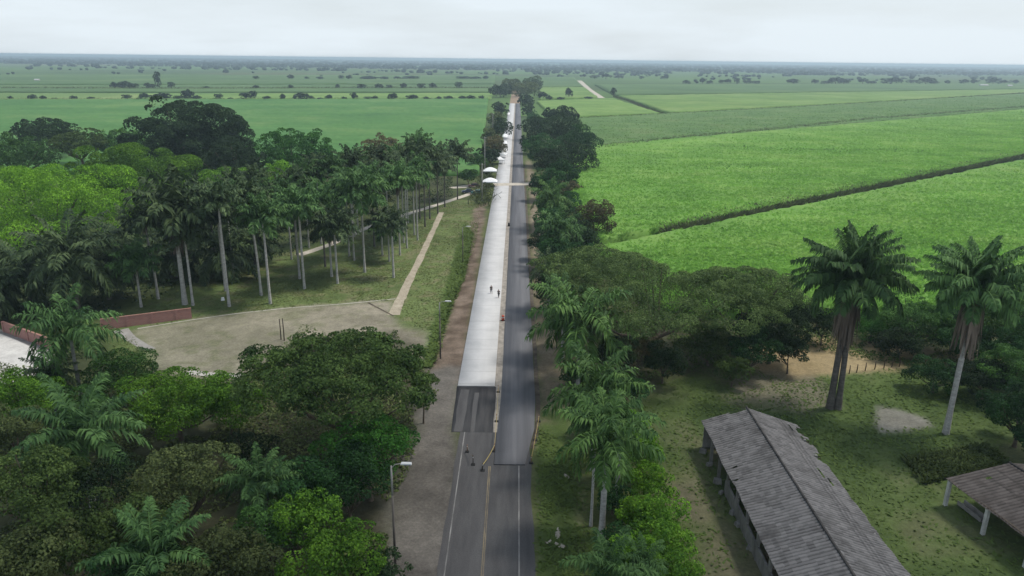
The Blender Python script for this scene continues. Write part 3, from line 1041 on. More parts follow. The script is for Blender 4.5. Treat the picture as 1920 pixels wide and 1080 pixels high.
# ------------------------------------------------------------------ trees left, behind the grove
LB = 'broad trees behind the palm grove'
tree('rain_tree', 95, 392, 160, 9, 'huge lime green rain tree with billowing crown at left edge', 'lime', .5, group=LB, flat=.7, zmin=-.5, lobes=60, puff=.84, irr=.18)
tree('rain_tree', 255, 330, 115, 10, 'broad yellow green tree in front of the dark domed tree', 'bright', .5, group=LB, flat=.65, zmin=-.5, lobes=44, puff=.86, irr=.18)
tree('rain_tree', 20, 345, 75, 11, 'yellow green tree cut by the left picture edge above the lime one', 'bright', .42, group=LB, flat=.55)
tree('broadleaf_tree', 25, 290, 70, 11, 'mid green tree below the dark far left crown', 'mid', .5, group=LB)
tree('broadleaf_tree', 85, 248, 62, 13, 'dark spreading tree highest at the far left', 'dark', .42, group=LB)
tree('broadleaf_tree', 150, 268, 52, 11, 'dark olive tree right of the dark far left crown', 'olive', .45, group=LB)
tree('broadleaf_tree', 228, 266, 48, 10, 'small mid green tree at the foot of the dark dome', 'mid', .5, group=LB)
tree('broadleaf_tree', 360, 268, 108, 13, 'tallest dark domed tree against the green field', 'dark', .78, group=LB, dens=2.0, leaf=1.0, lobes=110)
tree('broadleaf_tree', 440, 300, 60, 11, 'dark shoulder tree right beneath the tall dome', 'dark', .7, group=LB)
tree('broadleaf_tree', 548, 285, 78, 12, 'rounded green tree right of the dark dome', 'green', .55, group=LB, flat=.6)
tree('broadleaf_tree', 600, 305, 40, 9, 'small green tree where the grove meets the field', 'deep', .6, group=LB)
tree('rain_tree', 435, 338, 72, 9, 'flat bright green umbrella tree just above the palm crowns', 'bright', .3, group=LB, flat=.5)
tree('broadleaf_tree', 525, 318, 24, 11, 'pale green slender tree poking above the palms', 'lime', .8, group=LB)
tree('broadleaf_tree', 718, 290, 44, 11, 'brownish tree rising behind the palm crowns', 'brown', .8, group=LB)
tree('broadleaf_tree', 585, 350, 40, 6, 'low green tree between the palm crowns', 'green', .6, group=LB)
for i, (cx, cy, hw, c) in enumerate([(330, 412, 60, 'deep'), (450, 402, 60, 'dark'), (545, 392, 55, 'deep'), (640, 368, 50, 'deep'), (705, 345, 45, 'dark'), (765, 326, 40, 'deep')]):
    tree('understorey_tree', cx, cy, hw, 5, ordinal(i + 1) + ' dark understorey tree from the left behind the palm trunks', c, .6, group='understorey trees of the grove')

# palms of the grove: base x, base y, crown row, half width, flags
GROVE_P = [(265, 575, 492, 46, 'palm'), (297, 560, 402, 40, 'palmdk'), (347, 570, 396, 74, 'palmdk'), (362, 572, 440, 40, 'palmdk'), (423, 545, 392, 42, 'palmdk'), (430, 574, 378, 44, 'palmdk'),
           (490, 553, 372, 42, 'palmdk'), (507, 569, 400, 50, 'palm'), (562, 522, 392, 42, 'palm'), (571, 541, 388, 46, 'palm'), (610, 500, 372, 44, 'palm'), (622, 518, 425, 44, 'palmdk'),
           (633, 531, 430, 46, 'palmdk'), (655, 480, 352, 44, 'palm'), (664, 488, 345, 40, 'palm'), (684, 510, 362, 52, 'palm'), (702, 462, 330, 42, 'palm'), (717, 478, 420, 34, 'palmdk'),
           (730, 490, 432, 36, 'palm'), (728, 440, 318, 42, 'palmdk'), (738, 520, 418, 32, 'palmdk'), (750, 478, 338, 42, 'palm'), (757, 455, 315, 44, 'palmdk'), (763, 465, 330, 40, 'palm'),
           (777, 440, 302, 44, 'palmdk'), (783, 450, 318, 42, 'palm'), (797, 425, 296, 42, 'palmdk'), (806, 410, 312, 40, 'palmdk'), (821, 400, 300, 40, 'palmdk'), (834, 388, 310, 30, 'palmdk'), (858, 374, 290, 36, 'palmdk')]
for i, (bx, by, cy, cw, c) in enumerate(GROVE_P):
    lab = 'royal palm with pale trunk, %s of the grove counting trunks from the brick wall' % ordinal(i + 1)
    if i == 2:
        lab = 'thick royal palm with a brown skirt of dead fronds near the brick wall'
    if i == 30:
        lab = 'dark palm standing alone at the road end of the grove'
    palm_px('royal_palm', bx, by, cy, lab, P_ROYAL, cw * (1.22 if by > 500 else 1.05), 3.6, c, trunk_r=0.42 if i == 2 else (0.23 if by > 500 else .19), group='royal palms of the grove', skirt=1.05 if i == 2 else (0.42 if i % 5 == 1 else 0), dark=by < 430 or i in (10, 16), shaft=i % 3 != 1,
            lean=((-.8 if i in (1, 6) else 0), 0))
rngp = np.random.default_rng(12)
for i in range(16):
    u_ = (i + .5) / 16
    bx_, by_ = 395 + 400 * u_ + rngp.normal() * 8, 520 - 112 * u_ + rngp.normal() * 5
    palm_px('royal_palm', bx_, by_, by_ - 152 + 30 * u_ + rngp.normal() * 8, '%s palm from the left in the back row of the grove' % ordinal(i + 1), P_ROYAL, 40, 3.6, 'palm' if i % 2 else 'palmdk', trunk_r=.18, group='royal palms of the grove back row', shaft=i % 2 == 0, dark=i % 3 == 0)
OIL = [(60, 575, 505, 80), (150, 590, 470, 95), (205, 560, 488, 70), (-20, 600, 540, 70), (255, 520, 440, 60), (420, 520, 462, 75), (330, 520, 470, 60), (480, 495, 440, 55)]
for i, (bx, by, cy, cw) in enumerate(OIL):
    palm_px('oil_palm', bx, by, cy, ['dark squat palm with arching fronds left of the red wall', 'largest dark arching palm behind the red brick wall', 'dark arching palm between wall and slim palm', 'dark arching palm cut by the left edge',
            'dark arching palm under the lime tree', 'dark feathery palm behind the paired white trunks', 'dark feathery palm behind the skirted palm', 'dark feathery palm at the back of the shaded lawn'][i],
            P_OIL, cw, 5.6, 'palmdk', trunk_r=.35, group='dark arching palms of the grove', dark=True, shaft=False)

# ------------------------------------------------------------------ near left wood
NL = 'trees of the near left wood'
tree('rain_tree', 634, 702, 182, 11.5, 'wide dark umbrella tree overhanging the black asphalt patch', 'raintree', .31, group=NL, flat=.5, lobes=160, irr=.1, dens=1.2, leaf=.34)
tree('broadleaf_tree', 330, 752, 96, 6, 'bright green leafy tree left of the dark umbrella tree', 'bright', .6, group=NL)
tree('broadleaf_tree', 225, 700, 62, 5, 'olive bush beside the drooping palm', 'mid', .7, group=NL)
tree('broadleaf_tree', 428, 752, 60, 5, 'small bright tree tucked under the umbrella tree', 'bright', .7, group=NL)
tree('broadleaf_tree', 690, 830, 84, 7, 'mid green tree reaching over the gravel shoulder', 'green', .55, group=NL)
tree('broadleaf_tree', 655, 890, 72, 7, 'deep green tree above the street lamp', 'deep', .7, group=NL)
tree('broadleaf_tree', 560, 905, 72, 6, 'dark green tree left of the lamp post', 'deep', .6, group=NL)
tree('broadleaf_tree', 575, 965, 62, 7, 'yellow green tree above the lowest one beside the gravel shoulder', 'bright', .7, group=NL)
tree('broadleaf_tree', 640, 1040, 84, 6, 'yellow green tree lowest beside the gravel shoulder', 'bright', .6, group=NL)
tree('broadleaf_tree', 505, 985, 60, 6, 'olive green tree left of the lowest yellow green one', 'mid', .6, group=NL)
tree('broadleaf_tree', 345, 890, 88, 8, 'dusty olive tree in the middle of the near wood', 'dusty', .6, group=NL, dens=.9)
tree('broadleaf_tree', 470, 845, 50, 4, 'thin dark tree under the umbrella crown', 'dark', .6, group=NL, dens=.6)
tree('broadleaf_tree', 40, 745, 72, 6, 'bright green tree below the paved court', 'bright', .6, group=NL)
tree('broadleaf_tree', 20, 800, 60, 6, 'dusty tree beneath the bright one at the left edge', 'dusty', .6, group=NL)
tree('broadleaf_tree', 60, 900, 90, 8, 'olive tree at the left edge of the near wood', 'olive', .6, group=NL)
tree('broadleaf_tree', 195, 905, 70, 6, 'dark tree under the spreading near palm', 'dark', .6, group=NL, dens=.7)
tree('broadleaf_tree', 130, 1000, 100, 8, 'dark olive tree in the bottom left corner wood', 'olive', .55, group=NL)
tree('broadleaf_tree', 30, 1060, 100, 8, 'dusty green tree at the very bottom left corner', 'dusty', .55, group=NL)
tree('broadleaf_tree', 270, 985, 75, 7, 'mid olive tree between the low palms', 'olive', .6, group=NL)
tree('broadleaf_tree', 420, 1050, 95, 7, 'grey olive tree at the bottom of the near wood', 'dusty', .55, group=NL)
tree('broadleaf_tree', 710, 1070, 50, 4, 'low dark shrub at the foot of the near lamp', 'dark', .7, group=NL)
tree('broadleaf_tree', 250, 1075, 80, 7, 'dark green tree at the bottom edge', 'deep', .55, group=NL)
tree('broadleaf_tree', 792, 715, 28, 6, 'olive branch tree at the tip of the umbrella crown', 'olive', .5, group=NL)
tree('shrub', 150, 760, 48, 4, 'mid green shrub between two palms at left', 'mid', .7, group=NL)
palm_top('feather_palm', 130, 622, 11.5, 'drooping palm with a lime new leaf beside the paved court', P_ROADPALM, 82, 4.6, 'palm', trunk_r=.25, group='palms of the near left wood')
palm_top('feather_palm', 148, 800, 9.5, 'spreading blue green palm in the near left wood', P_OIL, 112, 5.6, 'palm', trunk_r=.28, group='palms of the near left wood', shaft=False)
palm_top('feather_palm', 485, 888, 8, 'small dark palm under the umbrella tree', P_OIL, 72, 5.6, 'palm', trunk_r=.22, group='palms of the near left wood', shaft=False)
palm_top('feather_palm', 285, 1030, 8, 'dark palm at the bottom of the wood', P_OIL, 110, 5.6, 'palm', trunk_r=.24, group='palms of the near left wood', shaft=False)
palm_top('feather_palm', 90, 690, 7, 'hidden dark palm under the drooping one', P_OIL, 50, 5.6, 'palmdk', trunk_r=.24, group='palms of the near left wood', shaft=False)

# ------------------------------------------------------------------ right of the road, near
RP = 'roadside palms right of the asphalt'
palm_top('roadside_palm', 1088, 602, 10.5, 'green palm closest to the big umbrella tree by the road', P_ROADPALM, 96, 4.6, 'palmgr', trunk_r=.26, group=RP)
palm_top('roadside_palm', 1058, 560, 10, 'dark palm just behind the green roadside one', P_ROADPALM, 55, 4.6, 'palm', trunk_r=.24, group=RP)
palm_top('roadside_palm', 1118, 735, 10, 'green palm opposite the black asphalt patch', P_ROADPALM, 92, 4.6, 'palmgr', trunk_r=.26, group=RP)
palm_px('roadside_palm', 1128, 1006, 822, 'palm with a clear grey trunk nearest the road', P_ROADPALM, 94, 4.6, 'palmgr', trunk_r=.3, group=RP)
palm_px('roadside_palm', 1108, 985, 800, 'slim trunked palm just left of the nearest roadside palm', P_ROADPALM, 52, 4.6, 'palm', trunk_r=.14, group=RP)
palm_top('roadside_palm', 1140, 1075, 6.5, 'low palm at the bottom edge beside the verge', P_ROADPALM, 80, 4.6, 'palm', trunk_r=.24, group=RP)
palm_top('roadside_palm', 1205, 1055, 5.5, 'low palm rising from the bright hedge', P_ROADPALM, 48, 4.6, 'palm', trunk_r=.24, group=RP)
palm_top('roadside_palm', 1030, 505, 8, 'dark roadside palm left of the umbrella tree', P_ROADPALM, 40, 4.6, 'palmdk', trunk_r=.22, group=RP)
palm_top('roadside_palm', 1050, 430, 9, 'deep green palm among trees halfway up the road', P_ROADPALM, 45, 4.6, 'palm', trunk_r=.22, group=RP)
palm_top('roadside_palm', 1035, 372, 9, 'green palm below the great roadside crown', P_ROADPALM, 40, 4.6, 'palmgr', trunk_r=.22, group=RP)
palm_top('roadside_palm', 1165, 790, 9, 'palm overlapping the top of the bright hedge', P_ROADPALM, 58, 4.6, 'palm', trunk_r=.22, group=RP)
for i_, (cx_, cy_, hw_, lab_) in enumerate([(1140, 870, 30, 'dark shrub behind the clear grey palm trunk'), (1150, 930, 32, 'deep green shrub right of the clear grey palm trunk'), (1165, 1010, 34, 'deep green shrub above the low bottom palm'), (1075, 700, 24, 'small shrub at the foot of the second roadside palm'), (1090, 790, 22, 'small shrub left of the slim palm trunk')]):
    tree('verge_shrub', cx_, cy_, hw_, 2.2, lab_, 'deep', .8, group='shrubs under the roadside palms', cat='shrub')
tree('rain_tree', 1235, 558, 205, 11, 'vast flat olive umbrella tree between road and yard', 'canopy', .2, group='umbrella trees right of the road', flat=.5, lobes=210, irr=.16, puff=.98, dens=1.15, depth=1.05)
tree('rain_tree', 1120, 500, 105, 10, 'olive umbrella tree nearest the road', 'canopy', .26, group='umbrella trees right of the road', flat=.5)
tree('rain_tree', 1400, 548, 110, 11, 'dark olive umbrella tree beside the bright cane', 'canopy', .34, group='umbrella trees right of the road', flat=.55)
tree('broadleaf_tree', 1450, 615, 62, 6, 'dark bushy tree at the edge of the tan clearing', 'dark', .8, group='bushes around the yard')
tree('broadleaf_tree', 1330, 640, 55, 4, 'low olive tree under the vast umbrella crown', 'olive', .7, group='bushes around the yard')
tree('broadleaf_tree', 1200, 650, 45, 4, 'shaded tree stump side bush below the umbrella', 'brown', .6, group='bushes around the yard', dens=.6)
tree('shrub', 1545, 605, 30, 4, 'dark shrub left of the skirted palm', 'dark', .8, group='bushes around the yard')
tree('shrub', 1635, 612, 38, 3, 'bright green shrub behind the skirted palm', 'green', .7, group='bushes around the yard')
tree('shrub', 1715, 600, 62, 5, 'leafy green shrub between the two tall palms', 'mid', .7, group='bushes around the yard')
tree('shrub', 1790, 620, 50, 4, 'mid green shrub behind the slender tall palm', 'deep', .7, group='bushes around the yard')
tree('broadleaf_tree', 1880, 610, 72, 7, 'green tree at the right edge behind the palm', 'mid', .8, group='bushes around the yard')
tree('broadleaf_tree', 1955, 650, 70, 7, 'dark tree cut by the right edge', 'deep', .8, group='bushes around the yard')
tree('shrub', 1755, 700, 45, 3, 'dark shrub by the fence posts', 'deep', .7, group='bushes around the yard')
tree('shrub', 1900, 690, 60, 5, 'green shrub right of the slender palm trunk', 'mid', .8, group='bushes around the yard')
tree('shrub', 1850, 705, 52, 3.5, 'dark low shrub behind the slender palm base', 'dark', .7, group='bushes around the yard')
tree('shrub', 1918, 770, 70, 5, 'large dark shrub at the right edge above the open shed', 'deep', .75, group='bushes around the yard')
tree('shrub', 1960, 830, 45, 3, 'dark shrub behind the open shed', 'deep', .7, group='bushes around the yard')
for i, (cx, cy, hw) in enumerate([(1178, 800, 30), (1198, 850, 34), (1212, 905, 40), (1222, 965, 44), (1180, 960, 30), (1238, 1025, 48), (1180, 1040, 40), (1258, 1085, 50)]):
    tree('hedge_shrub', cx + 8, cy, hw * 1.1, 3.2, ordinal(i + 1) + ' bright green shrub of the hedge beside the roadside palms, counting toward the viewer', 'lime' if i % 2 == 0 else 'bright', .95, group='bright hedge shrubs', cat='shrub')

for i, (cx, cy, hw, hc, c, lab) in enumerate([
    (1022, 540, 26, 5, 'dark', 'dark shrub at the road edge left of the umbrella trees'),
    (1045, 610, 24, 4, 'deep', 'deep green shrub between the first two roadside palms'),
    (1150, 660, 44, 5, 'dark', 'dark bush filling the gap behind the green roadside palm'),
    (1175, 725, 34, 4, 'deep', 'low bush where the bright hedge begins'),
    (1245, 672, 40, 4, 'dark', 'dark bush deep under the vast umbrella crown'),
    (1410, 650, 44, 5, 'deep', 'green bush left of the tan clearing'),
    (1482, 655, 34, 4, 'dark', 'dark bush at the left tip of the tan clearing'),
    (1495, 590, 40, 5, 'dark', 'dark bush just left of the skirted palm crown'),
    (1375, 690, 30, 3, 'olive', 'low olive bush between umbrella trees and the long shed'),
    (1015, 450, 24, 5, 'dark', 'dark tree hugging the road above the umbrella trees'),
    (1085, 480, 36, 6, 'deep', 'green tree between the brown tree and the umbrella trees'),
    (1012, 350, 20, 5, 'dark', 'dark tree by the right end of the cross track'),
    (1055, 325, 34, 7, 'deep', 'green tree closing the belt beneath the great clump'),
    (1820, 640, 44, 5, 'deep', 'green bush right behind the slender palm skirt'),
    (1690, 640, 40, 3, 'dark', 'low dark bush at the right end of the tan clearing')]):
    tree('belt_shrub' if hc < 5.5 else 'belt_tree', cx, cy, hw, hc, lab, c, .75, group='belt of trees and bushes right of the road')

# two tall skirted palms
p = at(1556, 764)
h1 = height_for(p, 530)
palm('tall_palm', p[0], p[1], h1, 'tall dark palm with a long brown skirt and doubled trunk', P_BIG[0], 124 / scale_at((p[0], p[1], h1)) / 7.2, 'palm', .42, (.45, 0), 'tall skirted palms', dark=True, shaft=False, skirt=1.3, rz=.4, twin=True)
p = at(1773, 812)
h2 = height_for(p, 545)
palm('tall_palm', p[0], p[1], h2, 'tall slender grey palm with hanging dead fronds at right', P_BIG[1], 116 / scale_at((p[0], p[1], h2)) / 7.2, 'palm', .33, (.1, 0), 'tall skirted palms', shaft=False, skirt=1.2, rz=2.1)

# ------------------------------------------------------------------ trees along the far road
FR = 'trees lining the right of the far road'
for (cx, cy, hw, hc, c, rt, lab) in [
    (1052, 214, 36, 11, 'dark', .35, 'dark flat topped tree highest in the roadside clump'),
    (1012, 238, 36, 8, 'dark', .6, 'dark roadside tree left of the flat topped one'),
    (1052, 245, 40, 10, 'dark', .7, 'dark roadside tree directly below the flat topped one'),
    (1086, 262, 36, 9, 'deep', .7, 'deep green tree bulging toward the right fields'),
    (1020, 278, 38, 8, 'deep', .65, 'green roadside tree leaning over the asphalt'),
    (1078, 292, 42, 8, 'dark', .65, 'dark rounded tree at the corner of the bright field'),
    (1036, 305, 40, 8, 'dark', .6, 'lowest dark tree of the great roadside clump'),
    (996, 262, 22, 7, 'dark', .6, 'small dark tree overhanging the asphalt lane'),
    (1028, 338, 32, 7, 'deep', .7, 'green tree just beyond the cross track'),
    (1048, 382, 38, 6, 'deep', .7, 'dense green tree on the near side of the cross track'),
    (1030, 412, 32, 6, 'deep', .7, 'deep green tree left of the brown one'),
    (1116, 404, 36, 7, 'brown', .95, 'brownish green tree standing out into the bright field'),
    (1072, 425, 36, 6, 'dark', .7, 'dark low tree between the brown one and the road'),
    (1040, 462, 34, 6, 'deep', .7, 'dark green tree above the umbrella trees'),
    (1095, 448, 28, 5, 'dark', .7, 'small dark tree at the foot of the brown one'),
    (990, 205, 13, 6, 'dark', .9, 'narrow dark tree by the end of the asphalt'),
    (1000, 222, 14, 5, 'deep', .8, 'small tree between narrow one and flat topped clump'),
    (1068, 352, 22, 3, 'brown', .6, 'brown scrub beside the bright field corner')]:
    tree('roadside_tree', cx, cy, hw, hc, lab, c, rt, group=FR, lobes=26)
for (cx, cy, hw, hc, c, rt, lab) in [
    (938, 170, 20, 8, 'dark', .7, 'grey green tree left of the lane end'),
    (960, 163, 24, 9, 'dusty', .6, 'hazy tree crown closing the road end'),
    (988, 168, 24, 9, 'dusty', .6, 'hazy grey tree right of the lane end'),
    (1000, 158, 22, 9, 'olive', .6, 'farthest hazy tree of the road end clump'),
    (986, 188, 14, 6, 'dark', .8, 'dark tree right beside the lane end')]:
    tree('road_end_tree', cx, cy, hw, hc, lab, c, rt, group='trees closing the far road', lobes=22)
FL = 'trees lining the left of the far road'
for (cx, cy, hw, hc, c, rt, lab) in [
    (938, 203, 14, 6, 'dark', .9, 'dark tree beside the far white lane'),
    (928, 222, 16, 6, 'dusty', .8, 'greyish tree left of the far white lane'),
    (940, 238, 20, 7, 'dark', .8, 'dark tree leaning over the white lane'),
    (918, 252, 16, 6, 'dusty', .8, 'pale scrubby tree behind the far pole'),
    (930, 272, 24, 6, 'brown', .75, 'olive brown tree beyond the tents'),
    (915, 290, 22, 5, 'dark', .7, 'dark tree directly behind the white tents'),
    (895, 300, 16, 4, 'mid', .8, 'green bush left of the utility pole'),
    (878, 328, 18, 4, 'mid', .8, 'green bush behind the parked cars')]:
    tree('roadside_tree', cx, cy, hw, hc, lab, c, rt, group=FL, lobes=22)

# ------------------------------------------------------------------ hedgerow trees of the far fields (copies)
FARP = []
for s, (rx, rz) in enumerate([(3.0, 2.6), (2.6, 3.2), (3.6, 2.0), (2.2, 2.0)]):
    V, Fs, Cn = crown_arrays(300 + s, rx * .75, rx * .75, rz * .8, 12, 1.3, 420, 0.95, .8, -.5)
    V[:, 2] += rz + .6
    tv, tf = trunk_arrays(300 + s, rz + .8, .22, Cn, rz + .6, 3)
    FARP.append((raw_mesh('trunk', tv, tf), raw_mesh('crown', V, Fs), rx, rz))


def far_tree(name, px, by, wpx, hpx, label, group, colr='far', k=None, cat='tree'):
    p = at(px, by)
    s = scale_at(p)
    i = (int(px * 3 + by) % 4) if k is None else k
    tr, cr, rx, rz = FARP[i]
    root = empty(name, (p[0], p[1], -0.06), label, cat, group, rz=(px * .37) % 6.28)
    sx = wpx / 2 / s / rx
    sz = hpx / s / (2 * rz + .9)
    root.scale = (sx, sx, sz)
    link('trunk', tr, M_BARK, root)
    link('crown', cr, FOL[colr], root)
    return root


rows = [
    ('long hedgerow beyond the broad left field', 'left', 187.5, 'hedgerow_tree',
     [(20, 9, 8), (62, 14, 10), (82, 12, 8), (103, 8, 5), (138, 12, 8), (172, 10, 6), (238, 14, 10), (272, 18, 13), (292, 14, 11), (308, 22, 12), (335, 14, 9), (352, 16, 17), (368, 12, 8), (410, 12, 12), (432, 10, 5), (462, 18, 14), (476, 10, 17), (500, 10, 7), (530, 10, 11), (565, 18, 13), (582, 10, 8), (600, 10, 5),
      (617, 14, 9), (645, 10, 6), (664, 13, 14), (690, 12, 7), (703, 10, 8), (737, 18, 12), (772, 16, 9), (800, 8, 6), (823, 10, 7), (840, 12, 7), (868, 10, 7), (884, 12, 8), (903, 10, 8)]),
    ('second hedgerow behind the long one', 'left', 167, 'hedgerow_tree',
     [(215, 14, 13), (232, 20, 13), (250, 16, 11), (277, 9, 12), (286, 14, 10), (297, 10, 32), (322, 11, 13), (388, 8, 5), (480, 8, 7), (545, 9, 8), (633, 8, 9), (678, 14, 10), (711, 14, 10), (730, 9, 8), (756, 9, 10), (790, 12, 11), (812, 9, 10), (860, 11, 14)]),
    ('third hedgerow near the hazy left woods', 'left', 149, 'hedgerow_tree',
     [(480, 9, 7), (546, 9, 8), (575, 9, 5), (600, 11, 6), (640, 8, 8), (655, 10, 8), (690, 24, 6), (720, 14, 6), (745, 12, 6), (770, 20, 6), (868, 20, 6), (890, 16, 5), (910, 8, 6)]),
    ('row of dark trees across the far right fields', 'right', 157.5, 'field_tree',
     [(1287, 9, 7), (1317, 12, 11), (1330, 8, 6), (1352, 8, 8), (1365, 11, 9), (1381, 9, 11), (1400, 12, 7), (1416, 12, 6), (1487, 22, 9), (1527, 12, 8), (1550, 14, 6), (1566, 24, 13), (1582, 14, 8), (1617, 16, 10), (1635, 16, 6), (1670, 26, 11), (1708, 14, 8), (1735, 20, 12), (1752, 12, 6), (1776, 10, 7), (1806, 12, 8),
      (1826, 14, 9), (1862, 16, 9), (1882, 14, 8), (1902, 14, 8)]),
    ('thin row of trees right of the farm track', 'right', 148, 'field_tree', [(1115, 14, 7), (1136, 16, 10), (1160, 16, 7), (1203, 8, 6), (1245, 9, 6), (1250, 8, 8)]),
]
for nm, side, by, objn, lst in rows:
    order = sorted(lst, key=lambda t: -t[0] if side == 'left' else t[0])
    for i, (px, w, hh) in enumerate(order):
        far_tree(objn, px, by + (px % 7) * .12, w * 1.15, hh * 1.1, '%s tree from the road in the %s' % (ordinal(i + 1), nm), nm, k=1 if hh > w * 1.2 else None)
far_tree('field_palm', 1066, 184, 16, 19, 'lone umbrella shaped tree in the pale field beyond the road clump', None, k=2)
far_tree('field_tree', 1150, 182, 10, 19, 'lone upright tree beside the end of the farm track', None, k=1)
far_tree('field_bush', 1018, 187, 22, 15, 'dark rounded bush right of the lane end', None, k=0, cat='bush')
far_tree('field_bush', 1030, 188, 16, 8, 'low bush beside the dark rounded one', None, k=2, cat='bush')
far_tree('field_bush', 1052, 187, 12, 5, 'small low bush left of the lone umbrella tree', None, k=3, cat='bush')
far_tree('field_bush', 1104, 186, 14, 5, 'small low bush left of the farm track end', None, k=3, cat='bush')

# thin ditch growth as a line of weeds
def weeds_along(pts, n, w, h, mat, label, seed, tall=1.0):
    rng = np.random.default_rng(seed)
    P = np.array([at(a, b)[:2] for a, b in pts])
    L = np.concatenate([[0], np.cumsum(np.linalg.norm(np.diff(P, axis=0), axis=1))])
    s = rng.random(n) * L[-1]
    q = np.stack([np.interp(s, L, P[:, 0]), np.interp(s, L, P[:, 1])], -1) + rng.normal(size=(n, 2)) * w
    return tuft_mesh(q, h, rng, mat, label, 'weeds', .12, False)


def tuft_mesh(q, h, rng, mat, label, name='grass', wid=0.12, flatten=True):
    n = len(q)
    a = rng.random(n) * 6.283
    L = h * (0.5 + rng.random(n))
    lean = (1.6 + rng.random(n) * 1.8) if flatten else (.4 + rng.random(n))
    d = np.stack([np.cos(a), np.sin(a)], -1)
    b = a + 1.5708 + rng.normal(size=n) * .4
    s = np.stack([np.cos(b), np.sin(b)], -1) * (wid * (0.6 + rng.random(n)))[:, None]
    z0 = np.full((n, 1), -.08)
    V = np.stack([np.concatenate([q - s, z0], -1), np.concatenate([q + s, z0], -1),
                  np.concatenate([q + d * (L * lean)[:, None] + s * .5, z0 + L[:, None] * .9], -1), np.concatenate([q + d * (L * lean)[:, None] - s * .5, z0 + L[:, None]], -1)], 1).reshape(-1, 3)
    return tag(link(name, raw_mesh(name, V, np.arange(4 * n).reshape(-1, 4)), mat), label, 'plants', None, 'stuff')


DITCH = foliage('ditch_weeds', (0.05, 0.065, 0.03), (0.15, 0.19, 0.08))
weeds_along([(1250, 443), (1400, 407), (1600, 366), (1780, 326), (1960, 286)], 16000, 0.8, 2.2, DITCH, 'dark weeds growing along the diagonal ditch of the bright fields', 1)
weeds_along([(1123, 284), (1280, 264), (1430, 250), (1640, 227), (1960, 201)], 9000, 1.0, 2.4, DITCH, 'dark weeds along the second cane ditch', 2)
weeds_along([(1080, 227), (1236, 219), (1460, 206.5), (1680, 193), (1960, 174)], 7000, 1.5, 2.4, DITCH, 'dark weeds along the third cane ditch', 3)
weeds_along([(1152, 182), (1180, 190), (1210, 203), (1245, 217)], 2600, 1.0, 1.6, DITCH, 'dark weeds along the thin ditch across the pale fields', 4)
weeds_along([(0, 168), (400, 168.5), (640, 167.5), (925, 167)], 6000, 3.0, 3.0, DITCH, 'dark scrub line along the second hedgerow', 5)
weeds_along([(0, 188), (400, 188.5), (640, 187.5), (912, 187)], 4000, 2.0, 2.0, DITCH, 'dark scrub line along the long hedgerow', 6)
weeds_along([(905, 385), (908, 345), (912, 300), (925, 250), (940, 200)], 5000, 1.6, 1.6, DITCH, 'scrub between the poles and the far white lane', 7)

weeds_along([(1362, 282), (1420, 288), (1500, 291), (1640, 290), (1760, 293)], 900, 4.0, 2.4, FOL['green'], 'dark ragged streak of taller growth across the large cane block', 8)
weeds_along([(1290, 330), (1360, 322), (1450, 330)], 400, 4.0, 2.3, FOL['green'], 'faint ragged streak of taller growth low in the large cane block', 9)
# distant woods toward the horizon
def distant_woods():
    rng = np.random.default_rng(5)
    t = (1 + 5 ** .5) / 2
    ico = nice(np.array([(-1, t, 0), (1, t, 0), (-1, -t, 0), (1, -t, 0), (0, -1, t), (0, 1, t), (0, -1, -t), (0, 1, -t), (t, 0, -1), (t, 0, 1), (-t, 0, -1), (-t, 0, 1)], float))
    fi = np.array([(0, 11, 5), (0, 5, 1), (0, 1, 7), (0, 7, 10), (0, 10, 11), (1, 5, 9), (5, 11, 4), (11, 10, 2), (10, 7, 6), (7, 1, 8), (3, 9, 4), (3, 4, 2), (3, 2, 6), (3, 6, 8), (3, 8, 9), (4, 9, 5), (2, 4, 11), (6, 2, 10), (8, 6, 7), (9, 8, 1)])
    C = []
    for py in np.concatenate([np.linspace(142, 132, 5), np.linspace(131, 119, 16), np.linspace(118.5, 113.8, 26)]):
        yy = at(960, py)[1]
        half = yy * 0.78
        dens = np.interp(py, [113, 120, 128, 134, 142], [0.75, .62, .6, .35, .12])
        m = int(420 * dens)
        xs = (rng.random(m * 3) - .5) * 2 * half
        keep = fnoise(xs, xs * 0 + py * 37, half * 0.11, 61 + int(py) % 5) > (1 - dens) * 0.75 + .05
        xs = xs[keep][:m * 2]
        ys = yy + (rng.random(len(xs)) - .5) * yy * 0.03 + rng.normal(size=len(xs)) * 12
        C.append(np.stack([xs, ys], -1))
    for py in np.linspace(152, 134, 9):
        yy = at(960, py)[1]
        xs = (rng.random(70) - .5) * 1.5 * yy
        xs = xs[fnoise(xs, xs * 0 + py * 91, yy * .06, 70) > .66]
        C.append(np.stack([xs, yy + rng.normal(size=len(xs)) * yy * .006], -1))
    C = np.concatenate(C)
    C = C[(C[:, 1] < 12000) & ~((np.abs(C[:, 0]) < 30) & (C[:, 1] < 1500))]
    n = len(C)
    big = rng.random(n) ** 2
    big = big * np.clip((C[:, 1] - 900) / 2200, 0.15, 1)
    r = 2.2 + big * 8 + C[:, 1] / 900
    zr = 1.6 + big * 6 + rng.random(n) * 1.5
    V = ico[None] * (0.75 + .5 * rng.random((n, 12, 1))) * np.stack([r, r, zr], -1)[:, None]
    V[:, :, 0] += C[:, 0:1]
    V[:, :, 1] += C[:, 1:2]
    V[:, :, 2] += (zr * .9)[:, None]
    Fs = (fi[None] + (np.arange(n) * 12)[:, None, None]).reshape(-1, 3)
    print('woods', n)
    return tag(link('distant_woods', raw_mesh('distant_woods', V.reshape(-1, 3), Fs), FOL['far']), 'hazy blue green woods stretching to the horizon', 'woods', None, 'stuff')


distant_woods()

